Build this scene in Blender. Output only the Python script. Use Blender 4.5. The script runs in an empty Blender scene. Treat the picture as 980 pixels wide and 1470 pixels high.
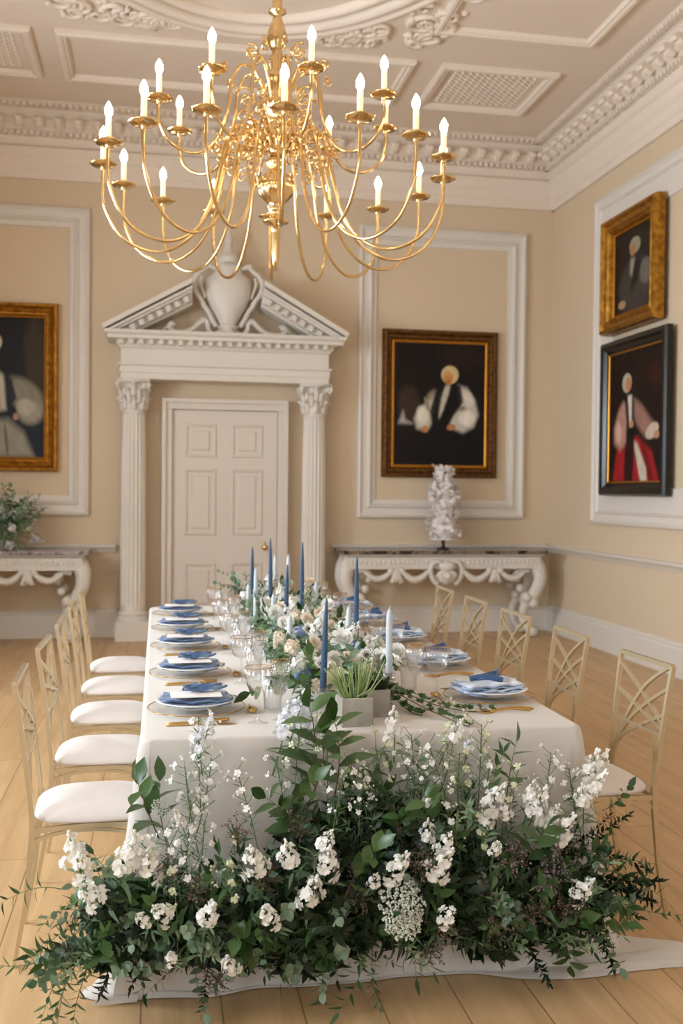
import bpy, math, random
import numpy as np
from mathutils import Vector, Matrix, Quaternion
S = bpy.context.scene
COL = S.collection
PI = math.pi
# ------------------------------------------------------------------ camera
CAM_H = 1.53
def make_camera():
    yaw, pit, roll = 0.17982, 0.02056, 0.00965
    fw = Vector((math.sin(yaw)*math.cos(pit), math.cos(yaw)*math.cos(pit), -math.sin(pit)))
    r0 = Vector((math.cos(yaw), -math.sin(yaw), 0)); u0 = r0.cross(fw)
    r = math.cos(roll)*r0 + math.sin(roll)*u0; u = -math.sin(roll)*r0 + math.cos(roll)*u0
    cd = bpy.data.cameras.new('camera'); c = bpy.data.objects.new('camera', cd); COL.objects.link(c)
    m = Matrix((r, u, -fw)).transposed().to_4x4(); m.translation = Vector((0, 0, CAM_H)); c.matrix_world = m
    cd.sensor_fit = 'VERTICAL'; cd.sensor_height = 36; cd.lens = 36*1450.1/1470
    cd.clip_start = 0.05; cd.clip_end = 100
    cd.dof.use_dof = True; cd.dof.focus_distance = 3.15; cd.dof.aperture_fstop = 3.6
    S.camera = c
make_camera()
# ------------------------------------------------------------------ light
w = bpy.data.worlds.new('sky'); S.world = w; w.use_nodes = True
w.node_tree.nodes['Background'].inputs[0].default_value = (0.80, 0.90, 1.0, 1)
w.node_tree.nodes['Background'].inputs[1].default_value = 1.0
def window_light(name, loc, size, rot, power, col=(0.80, 0.90, 1.0)):
    l = bpy.data.lights.new(name, 'AREA'); l.shape = 'RECTANGLE'; l.size, l.size_y = size
    l.energy = power; l.color = col
    o = bpy.data.objects.new(name, l); COL.objects.link(o); o.location = loc; o.rotation_euler = rot
WIN_Y = (-0.6, 1.9, 4.4, 6.9)
for wy in WIN_Y:
    window_light('window_daylight', (-3.35, wy, 2.45), (1.25, 3.1), (0, -PI/2+0.08, 0), (110, 165, 200, 215)[WIN_Y.index(wy)])   # daylight through each tall window
for wx in (-1.2, 2.6):
    window_light('window_daylight', (wx, -2.75, 2.45), (1.3, 3.1), (PI/2-0.05, 0, 0), 14)
S.view_settings.view_transform = 'Standard'; S.view_settings.look = 'None'
S.view_settings.gamma = 1.0; S.view_settings.use_curve_mapping = False
S.view_settings.exposure = 1.45
try:
    S.cycles.max_bounces = 12; S.cycles.transparent_max_bounces = 24
except Exception: pass

# ------------------------------------------------------------------ materials
def srgb(h):
    h = h.lstrip('#'); v = [int(h[i:i+2], 16)/255 for i in (0, 2, 4)]
    return tuple((c/12.92 if c <= .04045 else ((c+.055)/1.055)**2.4) for c in v) + (1,)
MATS = {}
def mat(name, col, rough=.6, metal=0, spec=None, noise=None, bump=None, sheen=0, emit=None, trans=0, sub=0, coat=0):
    """noise=(scale, other colour, detail)   bump=(scale, strength, distance)"""
    if name in MATS: return MATS[name]
    m = bpy.data.materials.new(name); m.use_nodes = True; N = m.node_tree; b = N.nodes['Principled BSDF']
    c = srgb(col) if isinstance(col, str) else col
    b.inputs['Base Color'].default_value = c; b.inputs['Roughness'].default_value = rough; b.inputs['Metallic'].default_value = metal
    if spec is not None: b.inputs['Specular IOR Level'].default_value = spec
    if sheen: b.inputs['Sheen Weight'].default_value = sheen
    if coat: b.inputs['Coat Weight'].default_value = coat
    tc = N.nodes.new('ShaderNodeTexCoord')
    if noise:
        n = N.nodes.new('ShaderNodeTexNoise'); n.inputs['Scale'].default_value = noise[0]; n.inputs['Detail'].default_value = 4
        N.links.new(tc.outputs['Object'], n.inputs['Vector'])
        cr = N.nodes.new('ShaderNodeValToRGB'); cr.color_ramp.elements[0].position = .35; cr.color_ramp.elements[1].position = .65
        cr.color_ramp.elements[0].color = c; cr.color_ramp.elements[1].color = srgb(noise[1])
        N.links.new(n.outputs['Fac'], cr.inputs[0]); N.links.new(cr.outputs[0], b.inputs['Base Color'])
    if bump:
        n2 = N.nodes.new('ShaderNodeTexNoise'); n2.inputs['Scale'].default_value = bump[0]; n2.inputs['Detail'].default_value = 3
        N.links.new(tc.outputs['Object'], n2.inputs['Vector'])
        bp = N.nodes.new('ShaderNodeBump'); bp.inputs['Strength'].default_value = bump[1]; bp.inputs['Distance'].default_value = bump[2]
        N.links.new(n2.outputs['Fac'], bp.inputs['Height']); N.links.new(bp.outputs[0], b.inputs['Normal'])
    if emit:
        b.inputs['Emission Color'].default_value = srgb(emit[0]); b.inputs['Emission Strength'].default_value = emit[1]
    if sub:
        b.inputs['Subsurface Weight'].default_value = sub; b.inputs['Subsurface Radius'].default_value = (.01, .008, .006)
    MATS[name] = m; return m
def leafmat(name, c1, c2, rough=.45):
    """leaf: colour differs from leaf to leaf and plant to plant, slightly translucent"""
    m = bpy.data.materials.new(name); m.use_nodes = True; N = m.node_tree; b = N.nodes['Principled BSDF']
    b.inputs['Roughness'].default_value = rough
    g = N.nodes.new('ShaderNodeNewGeometry'); oi = N.nodes.new('ShaderNodeObjectInfo')
    a = N.nodes.new('ShaderNodeMath'); a.operation = 'ADD'
    N.links.new(g.outputs['Random Per Island'], a.inputs[0]); N.links.new(oi.outputs['Random'], a.inputs[1])
    h = N.nodes.new('ShaderNodeMath'); h.operation = 'MULTIPLY'; h.inputs[1].default_value = .5; N.links.new(a.outputs[0], h.inputs[0])
    cr = N.nodes.new('ShaderNodeValToRGB'); cr.color_ramp.elements[0].color = srgb(c1); cr.color_ramp.elements[1].color = srgb(c2)
    cr.color_ramp.elements[0].position = .15; cr.color_ramp.elements[1].position = .85
    N.links.new(h.outputs[0], cr.inputs[0]); N.links.new(cr.outputs[0], b.inputs['Base Color'])
    t = N.nodes.new('ShaderNodeBsdfTranslucent'); N.links.new(cr.outputs[0], t.inputs[0])
    mx = N.nodes.new('ShaderNodeMixShader'); mx.inputs[0].default_value = .22
    N.links.new(b.outputs[0], mx.inputs[1]); N.links.new(t.outputs[0], mx.inputs[2])
    N.links.new(mx.outputs[0], N.nodes['Material Output'].inputs[0])
    MATS[name] = m; return m
def glassmat(name, tint=(1, 1, 1, 1), lo=.05, hi=.45):
    m = bpy.data.materials.new(name); m.use_nodes = True; N = m.node_tree
    N.nodes.remove(N.nodes['Principled BSDF'])
    tr = N.nodes.new('ShaderNodeBsdfTransparent'); tr.inputs[0].default_value = tint
    gl = N.nodes.new('ShaderNodeBsdfGlossy'); gl.inputs['Roughness'].default_value = .04
    lw = N.nodes.new('ShaderNodeLayerWeight'); lw.inputs[0].default_value = .35
    mr = N.nodes.new('ShaderNodeMapRange'); mr.inputs['To Min'].default_value = lo; mr.inputs['To Max'].default_value = hi
    N.links.new(lw.outputs['Facing'], mr.inputs[0])
    mx = N.nodes.new('ShaderNodeMixShader'); N.links.new(mr.outputs[0], mx.inputs[0])
    N.links.new(tr.outputs[0], mx.inputs[1]); N.links.new(gl.outputs[0], mx.inputs[2])
    N.links.new(mx.outputs[0], N.nodes['Material Output'].inputs[0])
    MATS[name] = m; return m
def floor_material():
    m = bpy.data.materials.new('honey_floorboards'); m.use_nodes = True; N = m.node_tree; b = N.nodes['Principled BSDF']
    tc = N.nodes.new('ShaderNodeTexCoord'); mp = N.nodes.new('ShaderNodeMapping'); mp.inputs['Rotation'].default_value[2] = PI/2
    mp.inputs['Location'].default_value[1] = .04
    N.links.new(tc.outputs['Object'], mp.inputs[0])
    br = N.nodes.new('ShaderNodeTexBrick'); br.inputs['Scale'].default_value = 1; br.inputs['Brick Width'].default_value = 4.3
    br.inputs['Row Height'].default_value = .235; br.inputs['Mortar Size'].default_value = .0028; br.inputs['Mortar Smooth'].default_value = .3
    br.inputs['Color1'].default_value = srgb('#c7a477'); br.inputs['Color2'].default_value = srgb('#d0b085'); br.inputs['Mortar'].default_value = srgb('#94744f')
    br.offset = .37
    N.links.new(mp.outputs[0], br.inputs[0])
    mp2 = N.nodes.new('ShaderNodeMapping'); mp2.inputs['Scale'].default_value = (9, .7, 1); N.links.new(tc.outputs['Object'], mp2.inputs[0])
    ns = N.nodes.new('ShaderNodeTexNoise'); ns.inputs['Scale'].default_value = 2.2; ns.inputs['Detail'].default_value = 6; ns.inputs['Distortion'].default_value = .6
    N.links.new(mp2.outputs[0], ns.inputs[0])
    cr = N.nodes.new('ShaderNodeValToRGB'); cr.color_ramp.elements[0].position = .3; cr.color_ramp.elements[1].position = .7
    cr.color_ramp.elements[0].color = (.80, .75, .69, 1); cr.color_ramp.elements[1].color = (1.06, 1.04, 1.0, 1)
    N.links.new(ns.outputs[0], cr.inputs[0])
    mx = N.nodes.new('ShaderNodeMix'); mx.data_type = 'RGBA'; mx.blend_type = 'MULTIPLY'; mx.inputs[0].default_value = 1
    N.links.new(br.outputs[0], mx.inputs[6]); N.links.new(cr.outputs[0], mx.inputs[7])
    N.links.new(mx.outputs[2], b.inputs['Base Color'])
    n3 = N.nodes.new('ShaderNodeTexNoise'); n3.inputs['Scale'].default_value = 3; N.links.new(tc.outputs['Object'], n3.inputs[0])
    mr = N.nodes.new('ShaderNodeMapRange'); mr.inputs['To Min'].default_value = .30; mr.inputs['To Max'].default_value = .5
    N.links.new(n3.outputs[0], mr.inputs[0]); N.links.new(mr.outputs[0], b.inputs['Roughness'])
    bp = N.nodes.new('ShaderNodeBump'); bp.inputs['Strength'].default_value = .35; bp.inputs['Distance'].default_value = .003; bp.invert = True
    N.links.new(br.outputs['Fac'], bp.inputs['Height']); N.links.new(bp.outputs[0], b.inputs['Normal'])
    return m
def marble(name, base, vein, scale):
    m = bpy.data.materials.new(name); m.use_nodes = True; N = m.node_tree; b = N.nodes['Principled BSDF']; b.inputs['Roughness'].default_value = .15
    tc = N.nodes.new('ShaderNodeTexCoord'); n = N.nodes.new('ShaderNodeTexNoise'); n.inputs['Scale'].default_value = scale; n.inputs['Detail'].default_value = 8
    n.inputs['Distortion'].default_value = 2.2; N.links.new(tc.outputs['Object'], n.inputs[0])
    cr = N.nodes.new('ShaderNodeValToRGB'); e = cr.color_ramp.elements
    e[0].position = .42; e[0].color = srgb(base); e[1].position = .62; e[1].color = srgb(base)
    x = e.new(.5); x.color = srgb(vein)
    N.links.new(n.outputs[0], cr.inputs[0]); N.links.new(cr.outputs[0], b.inputs['Base Color'])
    MATS[name] = m; return m
def tie_dye(name, a, b_, c):
    m = bpy.data.materials.new(name); m.use_nodes = True; N = m.node_tree; b = N.nodes['Principled BSDF']; b.inputs['Roughness'].default_value = .55
    b.inputs['Sheen Weight'].default_value = .3
    tc = N.nodes.new('ShaderNodeTexCoord'); mp = N.nodes.new('ShaderNodeMapping'); mp.inputs['Scale'].default_value = (5, 16, 16); N.links.new(tc.outputs['Object'], mp.inputs[0])
    n = N.nodes.new('ShaderNodeTexNoise'); n.inputs['Scale'].default_value = 1.6; n.inputs['Detail'].default_value = 3; N.links.new(mp.outputs[0], n.inputs[0])
    cr = N.nodes.new('ShaderNodeValToRGB'); e = cr.color_ramp.elements; e[0].position = .3; e[0].color = srgb(a); e[1].position = .68; e[1].color = srgb(c)
    x = e.new(.5); x.color = srgb(b_)
    N.links.new(n.outputs[0], cr.inputs[0]); N.links.new(cr.outputs[0], b.inputs['Base Color'])
    MATS[name] = m; return m
M_floor = floor_material()
M_wall = mat('cream_wall_paint', '#d7c3a7', .75, bump=(60, .08, .002))
M_ceil = mat('ceiling_plaster', '#e6d6c6', .85)
M_relief = mat('relief_plaster', '#dcc8b2', .85, bump=(26, 1.0, .03))
M_trim = mat('white_trim_paint', '#ddd6cc', .45)
M_carve = mat('carved_white_paint', '#dcd5cb', .5, bump=(45, .6, .012))
M_ceiltrim = mat('cornice_plaster', '#e9dbcc', .8)
M_door = mat('door_paint', '#dbd1c6', .4)
M_brass = mat('polished_brass', '#dfc08a', .13, 1.0)
M_gold = mat('champagne_gold_metal', '#d0bf9e', .34, .7)
M_cut = mat('brushed_gold_cutlery', '#c8a468', .3, .9)
M_giltL = mat('gilt_frame', '#b8862e', .38, .75, noise=(18, '#8a5a1a'), bump=(40, .5, .006))
M_giltD = mat('dark_gilt_frame', '#7c5322', .45, .6, noise=(25, '#4b2f12'), bump=(50, .6, .006))
M_blk = mat('ebonised_frame', '#0d0b0a', .28)
M_slip = mat('gilt_slip', '#b57a22', .35, .7)
M_cloth = mat('ivory_linen', '#cec8c0', .85, sheen=.2, bump=(900, .15, .0006))
M_cush = mat('ivory_cushion_fabric', '#dad1ca', .8, sheen=.3)
M_china = mat('white_china', '#eceae8', .2)
M_card = mat('white_card', '#f2efec', .7)
M_bulb = mat('lit_flame_bulb', '#fff0d8', .3, emit=('#ffe6c6', 20))
M_tube = mat('ivory_candle_tube', '#f3dfc0', .5, emit=('#ffc98a', .35))
M_dark_cand = mat('dusty_blue_wax', '#33506f', .4, sub=.1)
M_pale_cand = mat('pale_blue_wax', '#c0c8cd', .4, sub=.2)
M_wick = mat('wick', '#d8d2c4', .9)
M_conc = mat('cast_concrete', '#a9a296', .85, noise=(14, '#8f897e'), bump=(30, .4, .004))
M_glass = glassmat('clear_glass')
M_charger = glassmat('glass_charger', (.99, .99, .985, 1), .04, .22)
M_rim = mat('gold_rim', '#c79a52', .2, 1.0)
M_marbD = marble('dark_marble', '#1e1815', '#8a7a6c', 3.5)
M_marbG = marble('grey_violet_marble', '#6f6464', '#b5aaa8', 5)
M_nap_d = tie_dye('dusk_blue_silk', '#223c62', '#3a5c88', '#8ba4c6')
M_nap_l = tie_dye('washed_blue_silk', '#56799f', '#93abc8', '#c2d0e0')
M_nap_w = tie_dye('pale_streaked_silk', '#839bbd', '#c3cddd', '#e2e4ea')
M_white = leafmat('white_petal', '#f2efe6', '#fdfcf8', .6)
M_cream = leafmat('cream_petal', '#ecdcc4', '#f6ecdc', .6)
M_blueish = leafmat('icy_blue_petal', '#e0e3ea', '#f3f4f7', .6)
M_bud = leafmat('green_white_bud', '#c9cfa4', '#e9e6cb', .6)
M_lace = leafmat('lace_floret', '#dde0d0', '#f2f2e8', .7)
M_ruscus = leafmat('ruscus_leaf', '#1d3a1b', '#4e7040', .35)
M_big = leafmat('camellia_leaf', '#27441c', '#5f7d48', .32)
M_euc = leafmat('eucalyptus_leaf', '#557458', '#a3b69c', .55)
M_olive = leafmat('olive_leaf', '#456440', '#8ca37e', .5)
M_fill = leafmat('deep_foliage', '#0c170a', '#24371d', .5)  # near-black greens paint depth shade into the filler leaves; dark branches share them
M_ivy = leafmat('ivy_leaf', '#23401f', '#466a35', .4)
M_stem = mat('green_stem', '#5c7442', .6)
M_twig = mat('brown_twig', '#5e4630', .8)
M_seed = leafmat('brown_seed', '#4f4338', '#9b8676', .7)
M_plum = leafmat('plum_seed', '#54434a', '#a08e90', .7)
M_shoot = leafmat('pale_shoot', '#8ba35e', '#c9d4a0', .5)
M_anem = mat('anemone_centre', '#171320', .6)
M_blueflower = leafmat('blue_floret', '#7f94c8', '#b6c3e2', .6)
M_cake = mat('white_sugar_paste', '#efe8e4', .6, sub=.1)
M_silver = mat('dark_pewter', '#4c4844', .35, .9)
M_moss = mat('dark_moss', '#18261a', .95, bump=(60, .8, .01))

# ------------------------------------------------------------------ mesh builder
class MB:
    def __init__(s): s.v = []; s.f = []
    def add(s, vs, fs):
        n = len(s.v); s.v += [tuple(p) for p in vs]; s.f += [tuple(i+n for i in f) for f in fs]
    def box(s, x0, x1, y0, y1, z0, z1, taper=0):
        t = taper
        s.add([(x0, y0, z0), (x1, y0, z0), (x1, y1, z0), (x0, y1, z0), (x0+t, y0+t, z1), (x1-t, y0+t, z1), (x1-t, y1-t, z1), (x0+t, y1-t, z1)],
              [(0, 3, 2, 1), (4, 5, 6, 7), (0, 1, 5, 4), (1, 2, 6, 5), (2, 3, 7, 6), (3, 0, 4, 7)])
    def tube(s, path, rad, n=8, caps=True, flat=1.0):
        P = [Vector(p) for p in path]; k = len(P)
        R = rad if hasattr(rad, '__len__') else [rad]*k
        T = [(P[min(i+1, k-1)]-P[max(i-1, 0)]).normalized() for i in range(k)]
        a = Vector((0, 0, 1)) if abs(T[0].z) < .9 else Vector((1, 0, 0))
        N = (a - T[0]*a.dot(T[0])).normalized(); vs = []
        for i in range(k):
            N = (N - T[i]*N.dot(T[i]));
            N = N.normalized() if N.length > 1e-6 else Vector((1, 0, 0))
            B = T[i].cross(N)
            for j in range(n):
                t = 2*PI*j/n + PI/n
                vs.append(P[i] + (N*math.cos(t) + B*math.sin(t)*flat)*R[i])
        fs = [(i*n+j, i*n+(j+1) % n, (i+1)*n+(j+1) % n, (i+1)*n+j) for i in range(k-1) for j in range(n)]
        if caps: fs += [tuple(range(n-1, -1, -1)), tuple((k-1)*n+j for j in range(n))]
        s.add(vs, fs)
    def lathe(s, prof, n=24, c=(0, 0, 0), rib=None):
        """prof = [(r, z)], rib=(count, amplitude fn of z)"""
        vs = []
        for r, z in prof:
            for j in range(n):
                t = 2*PI*j/n; rr = max(r, 1e-4)
                if rib: rr *= 1 + rib[1](z)*math.cos(rib[0]*t)
                vs.append((c[0]+rr*math.cos(t), c[1]+rr*math.sin(t), c[2]+z))
        fs = [(i*n+j, i*n+(j+1) % n, (i+1)*n+(j+1) % n, (i+1)*n+j) for i in range(len(prof)-1) for j in range(n)]
        s.add(vs, fs)
    def ball(s, c, r, n=8, m=5, sq=(1, 1, 1)):
        vs = []; 
        for i in range(m+1):
            a = -PI/2 + PI*i/m
            for j in range(n):
                t = 2*PI*j/n; vs.append((c[0]+sq[0]*r*max(math.cos(a), .001)*math.cos(t), c[1]+sq[1]*r*max(math.cos(a), .001)*math.sin(t), c[2]+sq[2]*r*math.sin(a)))
        s.add(vs, [(i*n+j, i*n+(j+1) % n, (i+1)*n+(j+1) % n, (i+1)*n+j) for i in range(m) for j in range(n)])
    def octa(s, c, r):
        x, y, z = c
        s.add([(x+r, y, z), (x-r, y, z), (x, y+r, z), (x, y-r, z), (x, y, z+r), (x, y, z-r)],
              [(0, 2, 4), (2, 1, 4), (1, 3, 4), (3, 0, 4), (2, 0, 5), (1, 2, 5), (3, 1, 5), (0, 3, 5)])
    def prism(s, poly, axis, a0, a1):
        """poly 2D extruded along an axis: axis 'y' -> poly (x,z); 'x' -> (y,z); 'z' -> (x,y)"""
        def mk(p, a): return {'y': (p[0], a, p[1]), 'x': (a, p[0], p[1]), 'z': (p[0], p[1], a)}[axis]
        n = len(poly); s.add([mk(p, a0) for p in poly]+[mk(p, a1) for p in poly],
              [tuple(range(n)), tuple(range(2*n-1, n-1, -1))]+[(i, (i+1) % n, n+(i+1) % n, n+i) for i in range(n)])
    def ringframe(s, u0, u1, v0, v1, prof, place):
        """picture-frame moulding: prof = [(inset, height)] ; place(u,v,h) -> 3D"""
        k = len(prof); vs = []
        for (a, h) in prof:
            for (u, v) in ((u0+a, v0+a), (u1-a, v0+a), (u1-a, v1-a), (u0+a, v1-a)): vs.append(place(u, v, h))
        s.add(vs, [(i*4+j, i*4+(j+1) % 4, (i+1)*4+(j+1) % 4, (i+1)*4+j) for i in range(k-1) for j in range(4)])
    def leaf(s, base, d, nrm, L, W, curl=.25, fold=.25, kind='oval', rows=5):
        d = d.normalized(); side = d.cross(nrm)
        if side.length < 1e-4: side = d.orthogonal()
        side.normalize(); up = side.cross(d).normalized()
        vs = []; p = Vector(base)
        for i in range(rows):
            t = i/(rows-1)
            if kind == 'oval': wd = math.sin(PI*min(1, t*.97+.03)**.85)
            elif kind == 'point': wd = math.sin(PI*t**.7)*(1-.3*t)
            elif kind == 'round': wd = math.sqrt(max(0, 1-(2*t-1)**2))
            elif kind == 'petal': wd = (t**.55)*(1 if t < .85 else .72)
            else: wd = math.sin(PI*t)
            wd = max(wd, .04)*W*.5
            c = p + d*(L*t) - up*(curl*L*t*t)
            vs += [c - side*wd + up*wd*fold, c, c + side*wd + up*wd*fold]
        fs = []
        for i in range(rows-1):
            a = i*3; fs += [(a, a+1, a+4, a+3), (a+1, a+2, a+5, a+4)]
        s.add(vs, fs)
    def mesh(s, name, m, smooth=True):
        me = bpy.data.meshes.new(name); me.from_pydata([tuple(v) for v in s.v], [], s.f); me.materials.append(m)
        if smooth: me.polygons.foreach_set('use_smooth', [True]*len(me.polygons))
        me.update(); return me
    def build(s, name, m, parent=None, smooth=True, loc=None, angle=None):
        me = s.mesh(name, m, smooth)
        o = bpy.data.objects.new(name, me); COL.objects.link(o)
        if parent: o.parent = parent
        if loc: o.location = loc
        if smooth and angle is not None:
            try: me.set_sharp_from_angle(angle=angle)
            except Exception: pass
        return o
def bevel(o, wd=.004, seg=2):
    b = o.modifiers.new('bevel', 'BEVEL'); b.width = wd; b.segments = seg; b.limit_method = 'ANGLE'; return o
def rot(pts, ang, c=(0, 0)):
    ca, sa = math.cos(ang), math.sin(ang); return [(c[0]+x*ca-y*sa, c[1]+x*sa+y*ca) for x, y in pts]
def smoothpath(P, k=6):
    P = [Vector(p) for p in P]; out = []
    for i in range(len(P)-1):
        a = P[max(i-1, 0)]; b = P[i]; c = P[i+1]; d = P[min(i+2, len(P)-1)]
        for j in range(k):
            t = j/k; out.append(.5*((2*b)+(c-a)*t+(2*a-5*b+4*c-d)*t*t+(3*b-a-3*c+d)*t**3))
    out.append(P[-1]); return out
def tag(o, label, cat, group=None, kind=None):
    if label: o['label'] = label
    if cat: o['category'] = cat
    if group: o['group'] = group
    if kind: o['kind'] = kind
    return o
def thing(name, label, cat, loc=(0, 0, 0), rz=0, group=None, kind=None):
    o = bpy.data.objects.new(name, None); COL.objects.link(o); o.location = loc; o.rotation_euler = (0, 0, rz); o.empty_display_size = .05
    return tag(o, label, cat, group, kind)
def struct(o, label=None, cat=None):
    o['kind'] = 'structure'
    if label: o['label'] = label
    if cat: o['category'] = cat
    return o
def copy_tree(o, parent=None):
    c = o.copy(); COL.objects.link(c); c.parent = parent
    for ch in list(o.children): copy_tree(ch, c)
    return c

# ================================================================== ROOM
XL, XR, YF, YB, ZC = -2.95, 4.316, -2.4, 10.70, 5.33
m = MB(); m.box(XL-.4, XR+.3, YF-.3, YB+.3, -.2, 0); struct(m.build('floor', M_floor, smooth=False), 'wide honey coloured floorboards running towards the door', 'floor')
m = MB(); m.box(XL-.3, XR+.3, YF-.3, YB+.3, ZC, ZC+.2); struct(m.build('ceiling', M_ceil, smooth=False), 'pinkish cream plaster ceiling with raised panels', 'ceiling')
m = MB(); m.box(XL-.3, XR+.3, YB, YB+.3, 0, ZC); struct(m.build('wall_back', M_wall, smooth=False), 'cream back wall with the pedimented doorway', 'wall')
m = MB(); m.box(XR, XR+.3, YF-.3, YB, 0, ZC); struct(m.build('wall_right', M_wall, smooth=False), 'cream right hand wall with two stacked portraits', 'wall')
def wall_holes(m, a0, a1, holes, z0, z1, axis, b0, b1):
    def bx(u0, u1, w0, w1):
        if axis == 'y': m.box(b0, b1, u0, u1, w0, w1)
        else: m.box(u0, u1, b0, b1, w0, w1)
    cur = a0
    for (h0, h1) in holes:
        bx(cur, h0, 0, ZC); bx(h0, h1, 0, z0); bx(h0, h1, z1, ZC); cur = h1
    bx(cur, a1, 0, ZC)
m = MB(); wall_holes(m, YF-.3, YB, [(wy-.62, wy+.62) for wy in WIN_Y], .9, 4.0, 'y', XL-.3, XL); struct(m.build('wall_left', M_wall, smooth=False))
m = MB(); wall_holes(m, XL, XR, [(wx-.65, wx+.65) for wx in (-1.2, 2.6)], .9, 4.0, 'x', YF-.3, YF); struct(m.build('wall_front', M_wall, smooth=False))
def window(n, c, along):
    t = thing('window_%d' % n, None, None, (0, 0, 0)); struct(t, 'tall white sash window behind or beside the camera', 'window')
    fr = MB(); pn = MB(); hw = .62
    def bx(mb, u0, u1, w0, w1, d0, d1):
        if along == 'y': mb.box(XL-d1, XL-d0, c+u0, c+u1, w0, w1)
        else: mb.box(c+u0, c+u1, YF-d1, YF-d0, w0, w1)
    for (u0, u1, z0, z1) in [(-hw, -hw+.07, .9, 4), (hw-.07, hw, .9, 4), (-hw, hw, .9, .97), (-hw, hw, 3.93, 4), (-hw, hw, 2.42, 2.5)]: bx(fr, u0, u1, z0, z1, .1, .16)
    for u in (-.2, .2): bx(fr, u-.012, u+.012, .9, 4, .12, .15)
    for z in (1.4, 1.9, 2.95, 3.45): bx(fr, -hw, hw, z-.012, z+.012, .12, .15)
    bx(pn, -hw, hw, .92, 3.98, .133, .135)
    fr.build('window_frame', M_trim, t, False); pn.build('pane', M_glass, t, False)
for i, wy in enumerate(WIN_Y): window(i+1, wy, 'y')
for i, wx in enumerate((-1.2, 2.6)): window(i+5, wx, 'x')

# baseboards and chair rails (swept profiles)
BASE = [(0, 0), (.045, 0), (.045, .23), (.03, .25), (.035, .265), (.02, .285), (0, .285)]
RAIL = [(0, .875), (.02, .875), (.035, .90), (.05, .915), (.07, .93), (.075, .955), (0, .955)]
def run_back(m, prof, x0, x1): m.prism([(YB-a, z) for a, z in prof], 'x', x0, x1)
def run_right(m, prof, y0, y1): m.prism([(XR-a, z) for a, z in prof], 'y', y0, y1)
def run_left(m, prof, y0, y1): m.prism([(XL+a, z) for a, z in prof], 'y', y0, y1)
m = MB(); run_back(m, BASE, XL, -.40); run_back(m, BASE, 1.80, XR); struct(m.build('baseboard_back', M_trim, smooth=False))
m = MB(); run_right(m, BASE, YF, YB); struct(m.build('baseboard_right', M_trim, smooth=False))
m = MB(); run_left(m, BASE, YF, YB); struct(m.build('baseboard_left', M_trim, smooth=False))
m = MB(); run_back(m, RAIL, XL, -.42); run_back(m, RAIL, 1.83, XR); struct(m.build('trim_1', M_trim, smooth=False), 'white chair rail along the back wall', 'chair rail')
m = MB(); run_right(m, RAIL, YF, YB); struct(m.build('trim_2', M_trim, smooth=False), 'white chair rail along the right wall', 'chair rail')
m = MB(); run_left(m, RAIL, YF, YB); struct(m.build('trim_3', M_trim, smooth=False))
# wall panel mouldings
PAN = [(0, 0), (0, .05), (.025, .06), (.04, .045), (.06, .035), (.10, .032), (.115, .05), (.135, .055), (.15, .03), (.17, .022), (.195, .02), (.20, 0)]
def panel_back(n, x0, x1, z0, z1, lab):
    m = MB(); m.ringframe(x0, x1, z0, z1, PAN, lambda u, v, h: (u, YB-h, v)); struct(m.build('trim_%d' % n, M_trim, smooth=False), lab, 'wall moulding')
panel_back(4, -2.57, -.70, 1.26, 4.385, 'white rectangular panel moulding on the back wall left of the door')
panel_back(5, 2.11, 3.985, 1.25, 4.385, 'white rectangular panel moulding around the standing portrait right of the door')
PAN2 = [(0, 0), (0, .05), (.025, .06), (.05, .04), (.09, .035), (.11, .05), (.13, .03), (.34, .02), (.35, 0)]
m = MB(); m.ringframe(7.05, 9.52, 1.237, 4.43, PAN2, lambda u, v, h: (XR-h, u, v)); struct(m.build('trim_6', M_trim, smooth=False), 'wide white panel moulding behind the two portraits on the right wall', 'wall moulding')
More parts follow.
